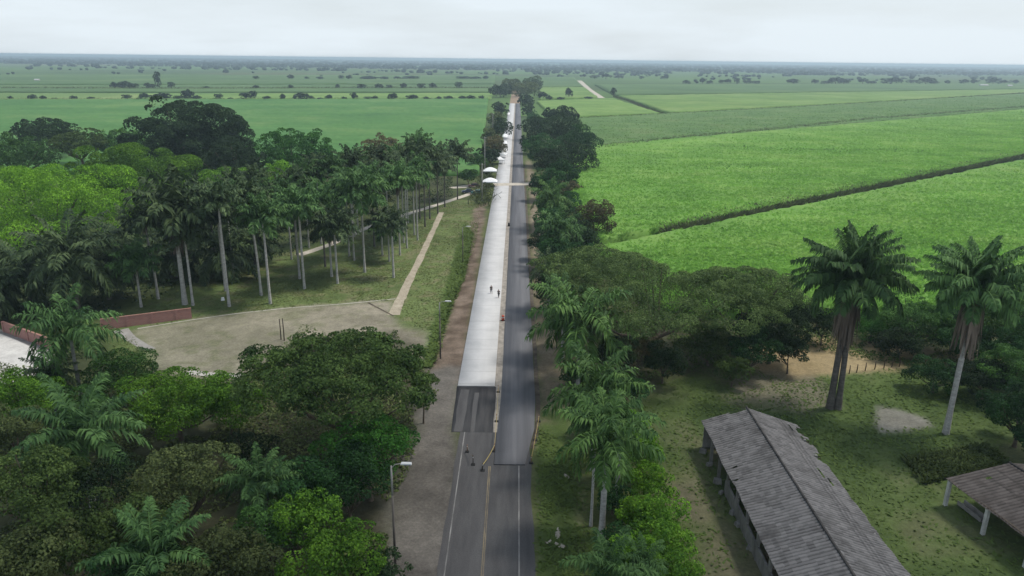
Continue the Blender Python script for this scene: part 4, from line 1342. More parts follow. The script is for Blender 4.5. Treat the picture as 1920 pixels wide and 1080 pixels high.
# ------------------------------------------------------------------ undergrowth and grass
def scatter_in(poly, n, rng):
    P = np.array(poly)
    lo, hi = P.min(0), P.max(0)
    q = lo + rng.random((n * 3, 2)) * (hi - lo)
    q = q[(q[:, 1] > 35) & (np.abs(q[:, 0]) < 150)]
    q = q[sdist(q[:, 0], q[:, 1], poly) > 0.2]
    return q[:n]


def undergrowth(poly, n, hmax, mat, label, seed, leaf=.4):
    rng = np.random.default_rng(seed)
    q = scatter_in(poly, n, rng)
    dn = fnoise(q[:, 0], q[:, 1], 5, seed)
    q, dn = q[dn > .42], dn[dn > .42]
    n = len(q)
    P = np.concatenate([q, ((dn - .42) * 4 * hmax * rng.random(n))[:, None]], -1)
    nrm = nice(np.array([0, 0, .8]) + rng.normal(size=(n, 3)) * .6)
    t = nice(np.cross(nrm, rng.normal(size=(n, 3))))
    b = np.cross(nrm, t)
    L = (leaf * (.6 + .8 * rng.random(n)))[:, None]
    V = np.stack([P - t * L * .5, P - b * L * .32, P + t * L * .5, P + b * L * .32], 1).reshape(-1, 3)
    return tag(link('undergrowth', raw_mesh('undergrowth', V, np.arange(4 * n).reshape(-1, 4)), mat), label, 'plants', None, 'stuff')


undergrowth(FOREST, 70000, 1.8, FOL['dusty'], 'dry undergrowth on the floor of the near left wood', 11)
undergrowth(UNDER, 60000, 1.2, FOL['olive'], 'sparse undergrowth shaded by the umbrella trees', 12)
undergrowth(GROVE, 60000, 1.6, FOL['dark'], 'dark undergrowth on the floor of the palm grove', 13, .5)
undergrowth(gpoly([(1000, 380), (1060, 380), (1080, 560), (1020, 560)]), 8000, 1.5, FOL['deep'], 'low green growth under the roadside trees', 14, .5)

GR = foliage('grass_blades', (0.1, 0.13, 0.045), (0.17, 0.205, 0.075), .3, .12, .05)
GR2 = foliage('grass_lush', (0.08, 0.125, 0.032), (0.14, 0.205, 0.055), .3, .2, .05)
rng = np.random.default_rng(8)
q = scatter_in(LAWN, 60000, rng)
q = q[(sdist(q[:, 0], q[:, 1], DIRT) < 0) & (np.random.default_rng(2).random(len(q)) < .9)]
FP = np.array(gpoly([(738, 590), (760, 540), (790, 480), (812, 432), (828, 398)]))


def off_path(q, P, w):
    d = np.full(len(q), 1e9)
    for a, b in zip(P[:-1], P[1:]):
        e = b - a
        t = np.clip(((q - a) @ e) / (e @ e), 0, 1)
        d = np.minimum(d, np.linalg.norm(q - a - t[:, None] * e, axis=1))
    return q[d > w]


q = off_path(q, FP, 1.0)
q = off_path(q, np.array(gpoly([(560, 478), (610, 462), (680, 430), (740, 408), (800, 390), (850, 374), (880, 364)])), 1.3)
q = q[rng.random(len(q)) < np.clip(fnoise(q[:, 0], q[:, 1], 7, 4) * 2.4 - .6, 0.1, 1)]
tuft_mesh(q, .12, rng, GR, 'short dry green grass of the palm grove lawn')
q = scatter_in(STRIP, 7000, rng)
tuft_mesh(q, .3, rng, GR2, 'lush green weeds along the drain beside the lamps')
q = scatter_in(YARD, 26000, rng)
q = q[rng.random(len(q)) < np.clip(1.3 - fnoise(q[:, 0], q[:, 1], 9, 3, 4) * 1.6 + (fnoise(q[:, 0], q[:, 1], 2, 14) - .5), 0.02, 1)]
PAD = gpoly([(1640, 758), (1700, 768), (1742, 785), (1757, 800), (1700, 808), (1650, 810), (1636, 795)])
q = q[sdist(q[:, 0], q[:, 1], PAD) < (rng.random(len(q)) - .2) * 1.2]
SHEDP = gpoly([(1310, 780), (1480, 790), (1740, 1120), (1440, 1120)])
q = q[sdist(q[:, 0], q[:, 1], SHEDP) < 0]
q = q[sdist(q[:, 0], q[:, 1], TAN) < 0]
tuft_mesh(q, .15, rng, GR2, 'patchy green grass of the yard around the sheds')
q = scatter_in(gpoly([(1004, 800), (1100, 830), (1180, 1200), (1000, 1200)]), 9000, rng)
q = q[(rng.random(len(q)) < np.clip(fnoise(q[:, 0], q[:, 1], 3, 15) * 3 - 1, 0.05, 1) * np.clip((q[:, 0] - 2.2) / 1.5, 0, 1) * np.clip((10.5 - q[:, 0]) / 3, 0, 1) * np.clip((92 - q[:, 1]) / 14, 0, 1))]
tuft_mesh(q, .16, rng, GR2, 'green verge grass beside the old road')

# vegetable patch plants in rows
rng = np.random.default_rng(9)
qa, qb, qc, qd = [at(*t)[:2] for t in ((1700, 862), (1850, 838), (1885, 868), (1730, 905))]
uu, vv = np.meshgrid(np.linspace(0, 1, 40), np.linspace(0, 1, 7))
Q = (qa + (qb - qa) * uu[..., None]) * (1 - vv[..., None]) + (qd + (qc - qd) * uu[..., None]) * vv[..., None]
qq = np.repeat(Q.reshape(-1, 2), 22, 0) + rng.normal(size=(280 * 22, 2)) * .13
tuft_mesh(qq, .45, rng, foliage('vegetable_leaves', (0.05, 0.08, 0.025), (0.13, 0.17, 0.055)), 'rows of dark vegetable plants beside the open shed', 'vegetable_plants', .14, False)

# ------------------------------------------------------------------ sheds
M_TILE = surf('old_roof_tiles', (0.12, 0.112, 0.108), (0.24, 0.225, 0.215), 0.35, 0.95, 0.0, (1, 1, 1), (2.2, .3))
M_TILE_B = surf('brown_roof_tiles', (0.07, 0.055, 0.048), (0.15, 0.125, 0.11), 0.5, 0.95, 0.0, (1, 1, 1), (2.5, .3))
M_WALLG = surf('grey_render', (0.14, 0.136, 0.13), (0.3, 0.29, 0.28), 0.8, 0.9, 0.1, (1, 1, .4))
M_WHITE = surf('white_post', (0.36, 0.36, 0.35), (0.6, 0.6, 0.58), 1.2, 0.8)
M_WOOD = surf('dark_wood', (0.045, 0.035, 0.028), (0.1, 0.08, 0.06), 2, .9)


def tiled_roof(A0, A1, B0, B1, nu, nv, seed, ragged=0.0, holes=(), sag=0.15, amp=0.075):
    """slope from ridge line A to eave line B; barrel tiles run down the slope"""
    rng = np.random.default_rng(seed)
    A0, A1, B0, B1 = [np.array(t, float) for t in (A0, A1, B0, B1)]
    u, v = np.meshgrid(np.linspace(0, 1, nu + 1), np.linspace(0, 1, nv + 1), indexing='ij')
    Lr = np.linalg.norm(A1 - A0)
    W = np.linalg.norm(B0 - A0)
    ext = 1 + (fnoise(u * Lr, u * 0, 2.5, seed) - .6) * ragged / W
    vv_ = v * ext
    P = (A0 + (A1 - A0) * u[..., None]) * (1 - vv_[..., None]) + (B0 + (B1 - B0) * u[..., None]) * vv_[..., None]
    wave = np.abs(np.sin(np.pi * u * Lr / 0.44)) * amp
    step = (v * W / 0.55 % 1.0) * -0.05
    sg = (fnoise(P[..., 0], P[..., 1], 6, seed + 3) - .5) * 2 * sag
    tile_j = rng.normal(size=u.shape) * 0.008
    P[..., 2] += wave + step + sg * np.sin(np.pi * np.clip(u, 0.02, .98)) * (0.3 + v) + tile_j
    k = nv + 1
    i = (np.arange(nu)[:, None] * k + np.arange(nv)[None])
    uc, vc = (u[:-1, :-1] + .5 / nu), (v[:-1, :-1] + .5 / nv)
    keep = np.ones_like(uc, bool)
    for (hu, hv, ru, rv) in holes:
        keep &= ((uc - hu) / ru) ** 2 + ((vc - hv) / rv) ** 2 > 1 + (fnoise(uc * 90, vc * 12, 3, seed + 5) - .5) * 1.4
    if ragged > 1:
        keep &= ~((vc > .9) & (fnoise(uc * Lr, vc * 4, 1.6, seed + 6) > .62))
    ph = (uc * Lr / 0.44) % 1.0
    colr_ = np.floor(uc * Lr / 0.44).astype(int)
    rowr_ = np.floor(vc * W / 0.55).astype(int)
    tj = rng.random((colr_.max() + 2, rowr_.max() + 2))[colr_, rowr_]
    tone = np.where((ph < .2) | (ph > .8), 0.12, 0.5) + .42 * tj        # groove shade painted in: channel tiles darker than cover tiles
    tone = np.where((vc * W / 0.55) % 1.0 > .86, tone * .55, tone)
    i = i[keep].ravel()
    return P.reshape(-1, 3), np.stack([i, i + 1, i + k + 1, i + k], -1), tone[keep].ravel()


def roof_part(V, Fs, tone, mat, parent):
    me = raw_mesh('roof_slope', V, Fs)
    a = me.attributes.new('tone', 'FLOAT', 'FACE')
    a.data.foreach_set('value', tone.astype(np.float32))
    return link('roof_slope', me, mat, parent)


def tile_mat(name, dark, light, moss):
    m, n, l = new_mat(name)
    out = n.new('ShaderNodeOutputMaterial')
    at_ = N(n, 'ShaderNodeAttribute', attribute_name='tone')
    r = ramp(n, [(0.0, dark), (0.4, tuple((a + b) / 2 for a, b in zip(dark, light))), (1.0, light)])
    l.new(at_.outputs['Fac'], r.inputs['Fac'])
    tc = n.new('ShaderNodeTexCoord')
    no = N(n, 'ShaderNodeTexNoise', Scale=0.28, Detail=6.0, Roughness=0.7)
    l.new(tc.outputs['Object'], no.inputs['Vector'])
    mr = N(n, 'ShaderNodeMapRange')
    mr.inputs['From Min'].default_value = .5
    mr.inputs['From Max'].default_value = .68
    mr.inputs['To Max'].default_value = .75
    l.new(no.outputs['Fac'], mr.inputs['Value'])
    mx = N(n, 'ShaderNodeMix', data_type='RGBA')
    mx.inputs['B'].default_value = (*moss, 1)
    l.new(mr.outputs[0], mx.inputs['Factor'])
    l.new(r.outputs[0], mx.inputs['A'])
    b = N(n, 'ShaderNodeBsdfPrincipled', Roughness=0.95)
    b.inputs['Specular IOR Level'].default_value = 0.1
    l.new(mx.outputs['Result'], b.inputs['Base Color'])
    l.new(b.outputs[0], out.inputs['Surface'])
    return m


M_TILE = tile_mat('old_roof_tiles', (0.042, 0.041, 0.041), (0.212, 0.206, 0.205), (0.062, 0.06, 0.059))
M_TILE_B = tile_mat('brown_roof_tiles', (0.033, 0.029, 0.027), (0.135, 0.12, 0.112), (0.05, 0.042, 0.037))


zr, ze = 5.4, 3.5
R0, R1 = at(1400, 764, zr), at(1640, 1140, zr)
L0 = at(1308, 772, ze)
G0 = at(1478, 788, ze)
ax = nice((R1 - R0)[None])[0]
LEN = np.linalg.norm(R1 - R0)
pw = np.array([-ax[1], ax[0], 0])
wl_ = abs((L0 - R0) @ pw)
wr_ = abs((G0 - R0) @ pw)
print('shed', R0, R1, LEN, wl_, wr_, ax, pw)
wl_ = (wl_ + wr_) / 2
wr_ = wl_ * 1.2
sgn = 1 if (L0 - R0) @ pw > 0 else -1
Lf = R0 + pw * sgn * wl_
Lf[2] = ze
Ln = Lf + ax * LEN
Gf = R0 - pw * sgn * wr_
Gf[2] = ze - .35
Gn = Gf + ax * LEN
shed = empty('long_shed', (*((R0 + R1) / 2)[:2], 0), 'long derelict shed with a sagging grey tiled roof and broken right eave', 'shed')
off = np.array([*((R0 + R1) / 2)[:2], 0])
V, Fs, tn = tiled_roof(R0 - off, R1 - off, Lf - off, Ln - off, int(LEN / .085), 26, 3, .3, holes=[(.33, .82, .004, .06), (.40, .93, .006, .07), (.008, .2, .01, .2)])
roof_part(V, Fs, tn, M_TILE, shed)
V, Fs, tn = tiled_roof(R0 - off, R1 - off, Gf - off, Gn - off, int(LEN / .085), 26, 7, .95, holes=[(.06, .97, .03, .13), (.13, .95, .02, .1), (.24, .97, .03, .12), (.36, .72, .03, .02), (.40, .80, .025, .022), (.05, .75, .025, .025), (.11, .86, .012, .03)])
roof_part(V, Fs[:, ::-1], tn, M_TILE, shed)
m = MB()
for k in range(int(LEN / 2)):
    a, b = R0 - off + ax * k * 2, R0 - off + ax * (k * 2 + 2.02)
    m.tube([a + np.array([0, 0, .05]), b + np.array([0, 0, .05])], .13, 7)
m.build('ridge_cap', surf('ridge_dark', (0.035, 0.033, 0.032), (0.08, 0.075, 0.07), 1, .95), shed, True)
rzang = math.atan2(ax[1], ax[0])
for side, base in ((1, Lf), (-1, Gf)):
    inset = -pw * sgn * side * .55
    for k in range(int(LEN / 3.6) + 1):
        c = base - off + inset + ax * min(k * 3.6 + .3, LEN - .3)
        MB().box((c[0], c[1], 1.65), (.32, .32, 3.3), rzang).build('post', M_WALLG, shed)
    a, b = base - off + inset + ax * LEN * .3, base - off + inset + ax * LEN
    c = (a + b) / 2
    MB().box((c[0], c[1], .8 if side == 1 else .5), (LEN * .7 - .1, .2, 1.6 if side == 1 else 1.0), rzang).build('wall', M_WALLG, shed)
m = MB()
for k in range(int(LEN / 1.8)):
    for base, sd in ((Lf, 1), (Gf, -1)):
        a = R0 - off + ax * (k * 1.8 + .4) + np.array([0, 0, -.22])
        b = base - off + ax * (k * 1.8 + .4) + np.array([0, 0, -.22])
        m.tube([a, b], .07, 5)
m.build('rafters', M_WOOD, shed)
m = MB()
c = Gf * .5 + Lf * .5 - off
MB().box((c[0] + ax[0] * .3, c[1] + ax[1] * .3, 1.5), (.2, wl_ + wr_ - 1.4, 3.0), rzang).build('gable_wall', M_WALLG, shed)
# rubble blocks along the left wall
for i, (px, py, s) in enumerate([(1318, 848, 1.0), (1330, 872, .8), (1345, 905, 1.1), (1352, 925, .7), (1374, 962, .9), (1383, 985, .8), (1408, 1030, .9)]):
    p = at(px, py)
    m = MB()
    rg = random.Random(i)
    m.box((0, 0, .22 * s), (.9 * s, .6 * s, .55 * s), rg.random() * 3, .8)
    o = m.build('rubble_block', M_WALLG, None)
    o.location = (p[0], p[1], -.05)
    tag(o, '%s pale rubble block from the far end beside the long shed' % ordinal(i + 1), 'rubble', 'rubble blocks along the long shed')

# open shed at the right
zr2, ze2 = 4.3, 3.1
E0 = at(1771, 897, ze2)
T0 = at(1893, 868, zr2)
ax2 = nice((at(1925, 1010, ze2) - E0)[None])[0]
W2 = T0 - E0
W2 = W2 - ax2 * (W2 @ ax2) * .6
LEN2 = 26
sh2 = empty('open_shed', (E0[0], E0[1], 0), 'low open shed with brown tiled roof on white posts at the right edge', 'shed')
o0 = np.array([E0[0], E0[1], 0])
Te = E0 + W2
Te[2] = zr2
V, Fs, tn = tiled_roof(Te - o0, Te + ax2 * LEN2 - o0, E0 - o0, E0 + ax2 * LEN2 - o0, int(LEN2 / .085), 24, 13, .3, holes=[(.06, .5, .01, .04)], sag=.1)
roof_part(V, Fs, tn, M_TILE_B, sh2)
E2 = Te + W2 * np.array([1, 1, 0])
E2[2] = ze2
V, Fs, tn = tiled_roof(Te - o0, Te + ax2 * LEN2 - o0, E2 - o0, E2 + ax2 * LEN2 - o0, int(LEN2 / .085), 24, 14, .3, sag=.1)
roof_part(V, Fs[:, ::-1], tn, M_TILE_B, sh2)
m = MB()
for k in range(int(LEN2 / 2)):
    a, b = Te - o0 + ax2 * k * 2, Te - o0 + ax2 * (k * 2 + 2.02)
    m.tube([a + np.array([0, 0, .05]), b + np.array([0, 0, .05])], .13, 7)
m.build('ridge_cap', M_TILE, sh2, True)
rz2 = math.atan2(ax2[1], ax2[0])
wn2 = nice((W2 * np.array([1, 1, 0]))[None])[0]
for k in range(6):
    for j in (0.35, np.linalg.norm(W2[:2]) * 2 - .35):
        c = ax2 * (k * 5.2 + .45) + wn2 * j
        MB().box((c[0], c[1], 1.5), (.34, .34, 3.0), rz2).build('post', M_WHITE, sh2)
c = ax2 * 13 + wn2 * .35
MB().box((c[0], c[1], 3.06), (25.6, .2, .22), rz2).build('beam', M_WOOD, sh2)
c = ax2 * 13 + wn2 * (np.linalg.norm(W2[:2]) * 2 - .3)
MB().box((c[0], c[1], .9), (25.6, .2, 1.8), rz2).build('back_wall', surf('dark_plank', (0.05, .04, .035), (0.1, .085, .07), 1, .9), sh2)
# feed trough under the open shed
p = at(1822, 962)
m = MB()
m.box((0, 0, .06), (3.2, .8, .1), rz2)
for s_ in (-1, 1):
    cc = np.array([-math.sin(rz2), math.cos(rz2)]) * .42 * s_
    m.box((cc[0], cc[1], .33), (3.2, .1, .44), rz2)
o = m.build('trough', surf('trough_grey', (0.2, .19, .18), (0.3, .29, .27), 1, .9))
o.location = (p[0], p[1], 0)
tag(o, 'long grey trough in the shade of the open shed', 'trough')

# ------------------------------------------------------------------ brick walls, posts, fence
def brick_material():
    m, n, l = new_mat('red_brick')
    out = n.new('ShaderNodeOutputMaterial')
    tc = n.new('ShaderNodeTexCoord')
    b = N(n, 'ShaderNodeTexBrick', Scale=1.0)
    b.inputs['Color1'].default_value = (0.36, 0.17, 0.145, 1)
    b.inputs['Color2'].default_value = (0.3, 0.135, 0.12, 1)
    b.inputs['Mortar'].default_value = (0.3, 0.22, 0.19, 1)
    b.inputs['Brick Width'].default_value = .5
    b.inputs['Row Height'].default_value = .22
    b.inputs['Mortar Size'].default_value = .02
    mp = N(n, 'ShaderNodeMapping')
    mp.inputs['Rotation'].default_value = (R(90), 0, 0)
    l.new(tc.outputs['Object'], mp.inputs['Vector'])
    l.new(mp.outputs[0], b.inputs['Vector'])
    pr = N(n, 'ShaderNodeBsdfPrincipled', Roughness=0.9)
    l.new(b.outputs['Color'], pr.inputs['Base Color'])
    l.new(pr.outputs[0], out.inputs['Surface'])
    return m


M_BRICK = brick_material()


def wall_px(name, a, b, h, label, cat='wall'):
    A, B = at(*a), at(*b)
    d = B - A
    L = np.linalg.norm(d)
    t = empty(name, (A[0], A[1], -.05), label, cat, rz=math.atan2(d[1], d[0]))
    m = MB()
    nseg = 16
    rg = np.random.default_rng(int(a[0]) + 5)
    w = m.box((L / 2, 0, h / 2), (L, .25, h)).build('wall_body', M_BRICK, t)
    MB().box((L / 2, 0, h + .05), (L + .06, .36, .1)).build('coping', surf('coping', (0.28, .15, .12), (.36, .2, .16), 1, .9), t)
    k = 0
    for k in range(int(L / 4) + 1):
        MB().box((min(k * 4 + .2, L - .2), -.03, h / 2 + .06), (.4, .42, h + .12)).build('pier', M_BRICK, t)
    return t


wall_px('brick_wall', (190, 618), (360, 596), 1.9, 'long red brick wall below the dark arching palms')
wall_px('brick_wall', (8, 622), (96, 655), 1.9, 'short red brick wall bordering the paved court')

for i, (px, by, ty) in enumerate([(527, 636, 598), (533, 638, 597)]):
    p = at(px, by)
    h = height_for(p, ty)
    m = MB().tube([(0, 0, -.1), (.03, 0, h * .5), (0, 0, h)], [.1, .09, .08], 7)
    o = m.build('wooden_post', M_WOOD, None, True)
    o.location = (p[0], p[1], 0)
    tag(o, ['left dark post of the pair on the bare ground', 'right dark post of the pair on the bare ground'][i], 'post', 'pair of posts on the bare ground')
for i, (px, py) in enumerate([(1578, 702), (1592, 700), (1606, 698), (1622, 695), (1640, 692), (1657, 690), (1672, 688), (1686, 687)]):
    p = at(px, py)
    o = MB().tube([(0, 0, -.1), (.04, 0, .7), (.02, 0, 1.35)], [.08, .075, .06], 6).build('fence_post', M_WOOD, None, True)
    o.location = (p[0], p[1], 0)
    tag(o, '%s fence post from the skirted palm along the tan clearing' % ordinal(i + 1), 'post', 'fence posts of the clearing')

# lamps
M_POLE = surf('concrete_pole', (0.22, .215, .2), (0.34, .33, .31), 1.5, .85, .1, (1, 1, .3))
M_POLE_D = surf('weathered_pole', (0.08, .07, .062), (0.16, .14, .125), 1.5, .9, .1, (1, 1, .3))
M_LED = plain('lamp_housing', (0.55, .56, .56), .45)


def lamp(px, by, hx, hy, label):
    p = at(px, by)
    h = height_for(p, hy)
    t = empty('street_lamp', (p[0], p[1], -.05), label, 'street lamp', 'street lamps along the shoulder')
    MB().tube([(0, 0, -.1), (0, 0, h * .72)], [.13, .1], 9).build('pole', M_POLE_D, t, True)
    MB().tube([(0, 0, h * .72), (0, 0, h - .25)], [.1, .08], 9).build('pole_top', M_POLE, t, True)
    MB().tube([(0, 0, h - .5), (.35, 0, h - .1), (.9, 0, h)], [.045, .04, .04], 7).build('bracket', M_POLE, t, True)
    MB().box((1.35, 0, h + .02), (1.0, .38, .12), 0, .85).build('lamp_head', M_LED, t)
    return t


pL = at(742, 1072)
lamp(742, 1072, 750, 868, 'near street lamp on a tall dark pole beside the gravel shoulder')
lamp(826, 672, 832, 564, 'street lamp at the edge of the brown soil strip')
lamp(868, 492, 880, 424, 'farthest street lamp beside the lawn')


def utility_pole(px, by, ty, label):
    p = at(px, by)
    h = height_for(p, ty)
    t = empty('utility_pole', (p[0], p[1], -.05), label, 'utility pole', 'utility poles by the tents')
    MB().tube([(0, 0, -.1), (0, 0, h)], [.2, .13], 9).build('pole', M_POLE, t, True)
    MB().box((0, 0, h - .6), (1.8, .12, .14)).build('crossarm', M_POLE_D, t)
    for x_ in (-.75, 0.25, .75):
        MB().tube([(x_, 0, h - .53), (x_, 0, h - .3)], [.06, .04], 6).build('insulator', M_WHITE, t, True)


utility_pole(904, 380, 306, 'concrete utility pole beside the parked cars')
utility_pole(909, 330, 256, 'concrete utility pole behind the white tents')
utility_pole(924, 262, 212, 'far utility pole beside the white lane')

# ------------------------------------------------------------------ tents, sheets, cars, people
M_TENT = plain('white_canvas', (0.8, .81, .82), .6)


def tent(px, py, w, d, h, label, rz=0.0, group='white tents beside the concrete lane'):
    p = at(px, py)
    t = empty('canopy_tent', (p[0], p[1], -.03), label, 'tent', group, rz=rz)
    n = 10
    V, Fs = [], []
    for i in range(n + 1):
        for j in range(n + 1):
            a, b = i / n * 2 - 1, j / n * 2 - 1
            e = max(abs(a), abs(b))
            V.append((a * w / 2, b * d / 2, h + 1.25 * (1 - e ** 1.5)))
    for i in range(n):
        for j in range(n):
            k = i * (n + 1) + j
            Fs.append((k, k + n + 1, k + n + 2, k + 1))
    MB().add(V, Fs).build('canopy', M_TENT, t)
    m = MB()
    for c, s_ in (((0, -d / 2), (w, .03)), ((0, d / 2), (w, .03)), ((-w / 2, 0), (.03, d)), ((w / 2, 0), (.03, d))):
        m.box((c[0], c[1], h - .17), (s_[0], s_[1], .36))
    m.build('valance', M_TENT, t)
    for sx in (-1, 1):
        for sy in (-1, 1):
            MB().tube([(sx * (w / 2 - .06), sy * (d / 2 - .06), 0), (sx * (w / 2 - .06), sy * (d / 2 - .06), h)], .04, 6).build('leg', M_POLE, t)
    return t


tent(919, 349, 5.4, 4.6, 2.0, 'nearest white tent by the cross track')
tent(919, 330, 5.4, 5.0, 2.4, 'second white tent, just behind the nearest')
tent(934, 307, 5.2, 5.5, 2.2, 'third white tent, at the edge of the lane', .2)
tent(940, 296, 5.0, 5.5, 2.0, 'fourth white tent, small and tilted at the lane edge', -.15)


def sheet_heap(px, py, w, d, h, label, seed):
    p = at(px, py)
    rg = np.random.default_rng(seed)
    n = 14
    u, v = np.meshgrid(np.linspace(-1, 1, n), np.linspace(-1, 1, n))
    rr = np.maximum(np.abs(u), np.abs(v))
    z = h * np.clip(1 - rr ** 2.4, 0, 1) * (0.6 + .7 * rg.random(u.shape)) + .13
    V = np.stack([u * w / 2 + rg.normal(size=u.shape) * .08, v * d / 2 + rg.normal(size=u.shape) * .08, z], -1).reshape(-1, 3)
    i = (np.arange(n - 1)[:, None] * n + np.arange(n - 1)[None]).ravel()
    o = link('plastic_sheet', raw_mesh('plastic_sheet', V, np.stack([i, i + 1, i + n + 1, i + n], -1)), M_TENT)
    o.location = (p[0], p[1], 0)
    tag(o, label, 'plastic sheet', 'white sheets on the far lane edge')


for i, (px, py, w, d, h) in enumerate([(944, 282, 3.4, 7, 1.0), (946, 268, 3.0, 9, .9), (947, 255, 3, 12, .9), (953, 214, 2.6, 14, 1.0)]):
    sheet_heap(px, py, w, d, h, ordinal(i + 1) + ' crumpled white sheet beyond the tents along the lane edge', 70 + i)

M_GLASS = plain('dark_glass', (0.02, .025, .03), .15)
M_TYRE = plain('tyre', (0.02, .02, .02), .8)
M_RIM = plain('rim', (0.4, .4, .4), .4)


def car(px, py, rz, paint, label):
    p = at(px, py)
    t = empty('parked_car', (p[0], p[1], -.03), label, 'car', 'cars parked by the utility pole', rz=rz)
    prof = [(-2.1, .35), (-2.15, .75), (-1.95, .95), (-1.0, 1.0), (1.9, 1.0), (2.1, .9), (2.12, .4)]
    V, Fs = [], []
    for s_ in (-1, 1):
        for x_, z_ in prof:
            V.append((x_, s_ * (.86 if z_ < .9 else .8), z_))
    k = len(prof)
    Fs += [tuple(range(k)), tuple(range(2 * k - 1, k - 1, -1))]
    Fs += [(i, i + k, (i + 1) % k + k, (i + 1) % k) for i in range(k)]
    MB().add(V, Fs).build('body', paint, t)
    cab = [(-1.0, .99), (-.45, 1.5), (1.2, 1.52), (1.75, .99)]
    V, Fs = [], []
    for s_ in (-1, 1):
        for x_, z_ in cab:
            V.append((x_, s_ * (.78 if z_ < 1.2 else .62), z_))
    Fs += [(0, 1, 2, 3), (7, 6, 5, 4)] + [(i, i + 4, (i + 1) % 4 + 4, (i + 1) % 4) for i in range(4)]
    MB().add(V, Fs).build('cabin', M_GLASS, t)
    MB().box((.38, 0, 1.535), (1.62, 1.2, .04)).build('roof', paint, t)
    for wx in (-1.3, 1.3):
        for wy in (-.84, .84):
            w_ = MB().tube([(wx, wy - .1, .33), (wx, wy + .1, .33)], .33, 14).build('wheel', M_TYRE, t, True)
            MB().tube([(wx, wy - .11, .33), (wx, wy + .11, .33)], .18, 10).build('rim', M_RIM, w_)
    for wy in (-.6, .6):
        MB().box((-2.15, wy, .68), (.05, .34, .16)).build('headlight', M_LED, t)
    return t


car(877, 362, .15, plain('navy_paint', (0.02, .03, .07), .3), 'dark navy car parked at the end of the grove path')
car(888, 351, .2, plain('maroon_paint', (0.09, .03, .035), .3), 'dark maroon car parked behind the navy one')
car(894, 364, .1, plain('teal_paint', (0.05, .14, .14), .35), 'teal car parked beside the utility pole')


def skin_mesh(name, pts, edges, rads, root=0, sub=1):
    bm = bmesh.new()
    sl = bm.verts.layers.skin.verify()
    vs = [bm.verts.new(p) for p in pts]
    for a, b in edges:
        bm.edges.new((vs[a], vs[b]))
    for v, r in zip(vs, rads):
        v[sl].radius = (r, r) if not hasattr(r, '__len__') else r
    vs[root][sl].use_root = True
    me = bpy.data.meshes.new(name)
    bm.to_mesh(me)
    bm.free()
    o = bpy.data.objects.new(name, me)
    COL.objects.link(o)
    o.modifiers.new('skin', 'SKIN')
    s = o.modifiers.new('sub', 'SUBSURF')
    s.levels = s.render_levels = sub
    dg = bpy.context.evaluated_depsgraph_get()
    me2 = bpy.data.meshes.new_from_object(o.evaluated_get(dg))
    bpy.data.objects.remove(o)
    bpy.data.meshes.remove(me)
    me2.name = name
    me2.materials.clear()
    me2.polygons.foreach_set('use_smooth', np.ones(len(me2.polygons), dtype=bool))
    return me2


def person(px, py, rz, shirt, trousers, label, stride=.22):
    p = at(px, py)
    t = empty('person', (p[0], p[1], .12), label, 'person', 'people walking on the concrete lane', rz=rz)
    s = stride
    pts = [(0, 0, .95), (0, 0, 1.2), (0, 0, 1.42), (0, 0, 1.52), (0, -.02, 1.62), (0, -.02, 1.74),
           (.1, 0, .9), (.11, -s * .5, .5), (.11, -s, .08), (.12, -s - .16, .03),
           (-.1, 0, .9), (-.11, s * .35, .5), (-.11, s, .1), (-.12, s - .16, .03),
           (.2, 0, 1.4), (.26, .08, 1.12), (.26, -.04, .88), (-.2, 0, 1.4), (-.26, -.06, 1.12), (-.26, -.16, .9)]
    edges = [(0, 1), (1, 2), (2, 3), (3, 4), (4, 5), (0, 6), (6, 7), (7, 8), (8, 9), (0, 10), (10, 11), (11, 12), (12, 13), (2, 14), (14, 15), (15, 16), (2, 17), (17, 18), (18, 19)]
    rads = [(.15, .11), (.14, .1), (.16, .1), .06, .095, .085, .095, .065, .045, .04, .095, .065, .045, .04, .06, .045, .034, .06, .045, .034]
    for hx, hi, hy in ((.26, 16, -.04), (-.26, 19, -.16)):
        for fi in range(5):
            b = len(pts)
            oy = (fi - 2) * .018
            hz = .88 if hi == 16 else .9
            pts += [(hx, hy + oy, hz - .09), (hx * .97, hy + oy * 1.3 - (.03 if fi == 0 else 0), hz - (.12 if fi == 0 else .175))]
            edges += [(hi, b), (b, b + 1)]
            rads += [.012, .008]
    skin = plain('skin', (0.25, .15, .1), .6)
    link('body', skin_mesh('body', pts, edges, rads), skin, t)
    sp = [(0, 0, .93), (0, 0, 1.2), (0, 0, 1.43), (.21, 0, 1.41), (.25, .06, 1.18), (-.21, 0, 1.41), (-.25, -.05, 1.18)]
    link('shirt', skin_mesh('shirt', sp, [(0, 1), (1, 2), (2, 3), (3, 4), (2, 5), (5, 6)], [(.17, .13), (.165, .12), (.17, .115), .075, .065, .075, .065]), shirt, t)
    tp = [(0, 0, .96), (.1, 0, .9), (.11, -s * .5, .5), (.11, -s, .12), (-.1, 0, .9), (-.11, s * .35, .5), (-.11, s, .14)]
    link('trousers', skin_mesh('trousers', tp, [(0, 1), (1, 2), (2, 3), (0, 4), (4, 5), (5, 6)], [(.165, .125), .11, .08, .065, .11, .08, .065]), trousers, t)
    link('hair', skin_mesh('hair', [(0, .02, 1.68), (0, .0, 1.79)], [(0, 1)], [.095, .07]), plain('hair', (.015, .012, .01), .7), t)
    return t


D1, D2 = plain('navy_cloth', (.03, .035, .05), .8), plain('charcoal_cloth', (.025, .025, .028), .8)
person(921, 551, .3, D2, D1, 'person in dark clothes walking at the middle of the concrete lane')
person(935, 559, -.4, D1, D2, 'person in dark clothes near the gravel edge of the concrete lane')

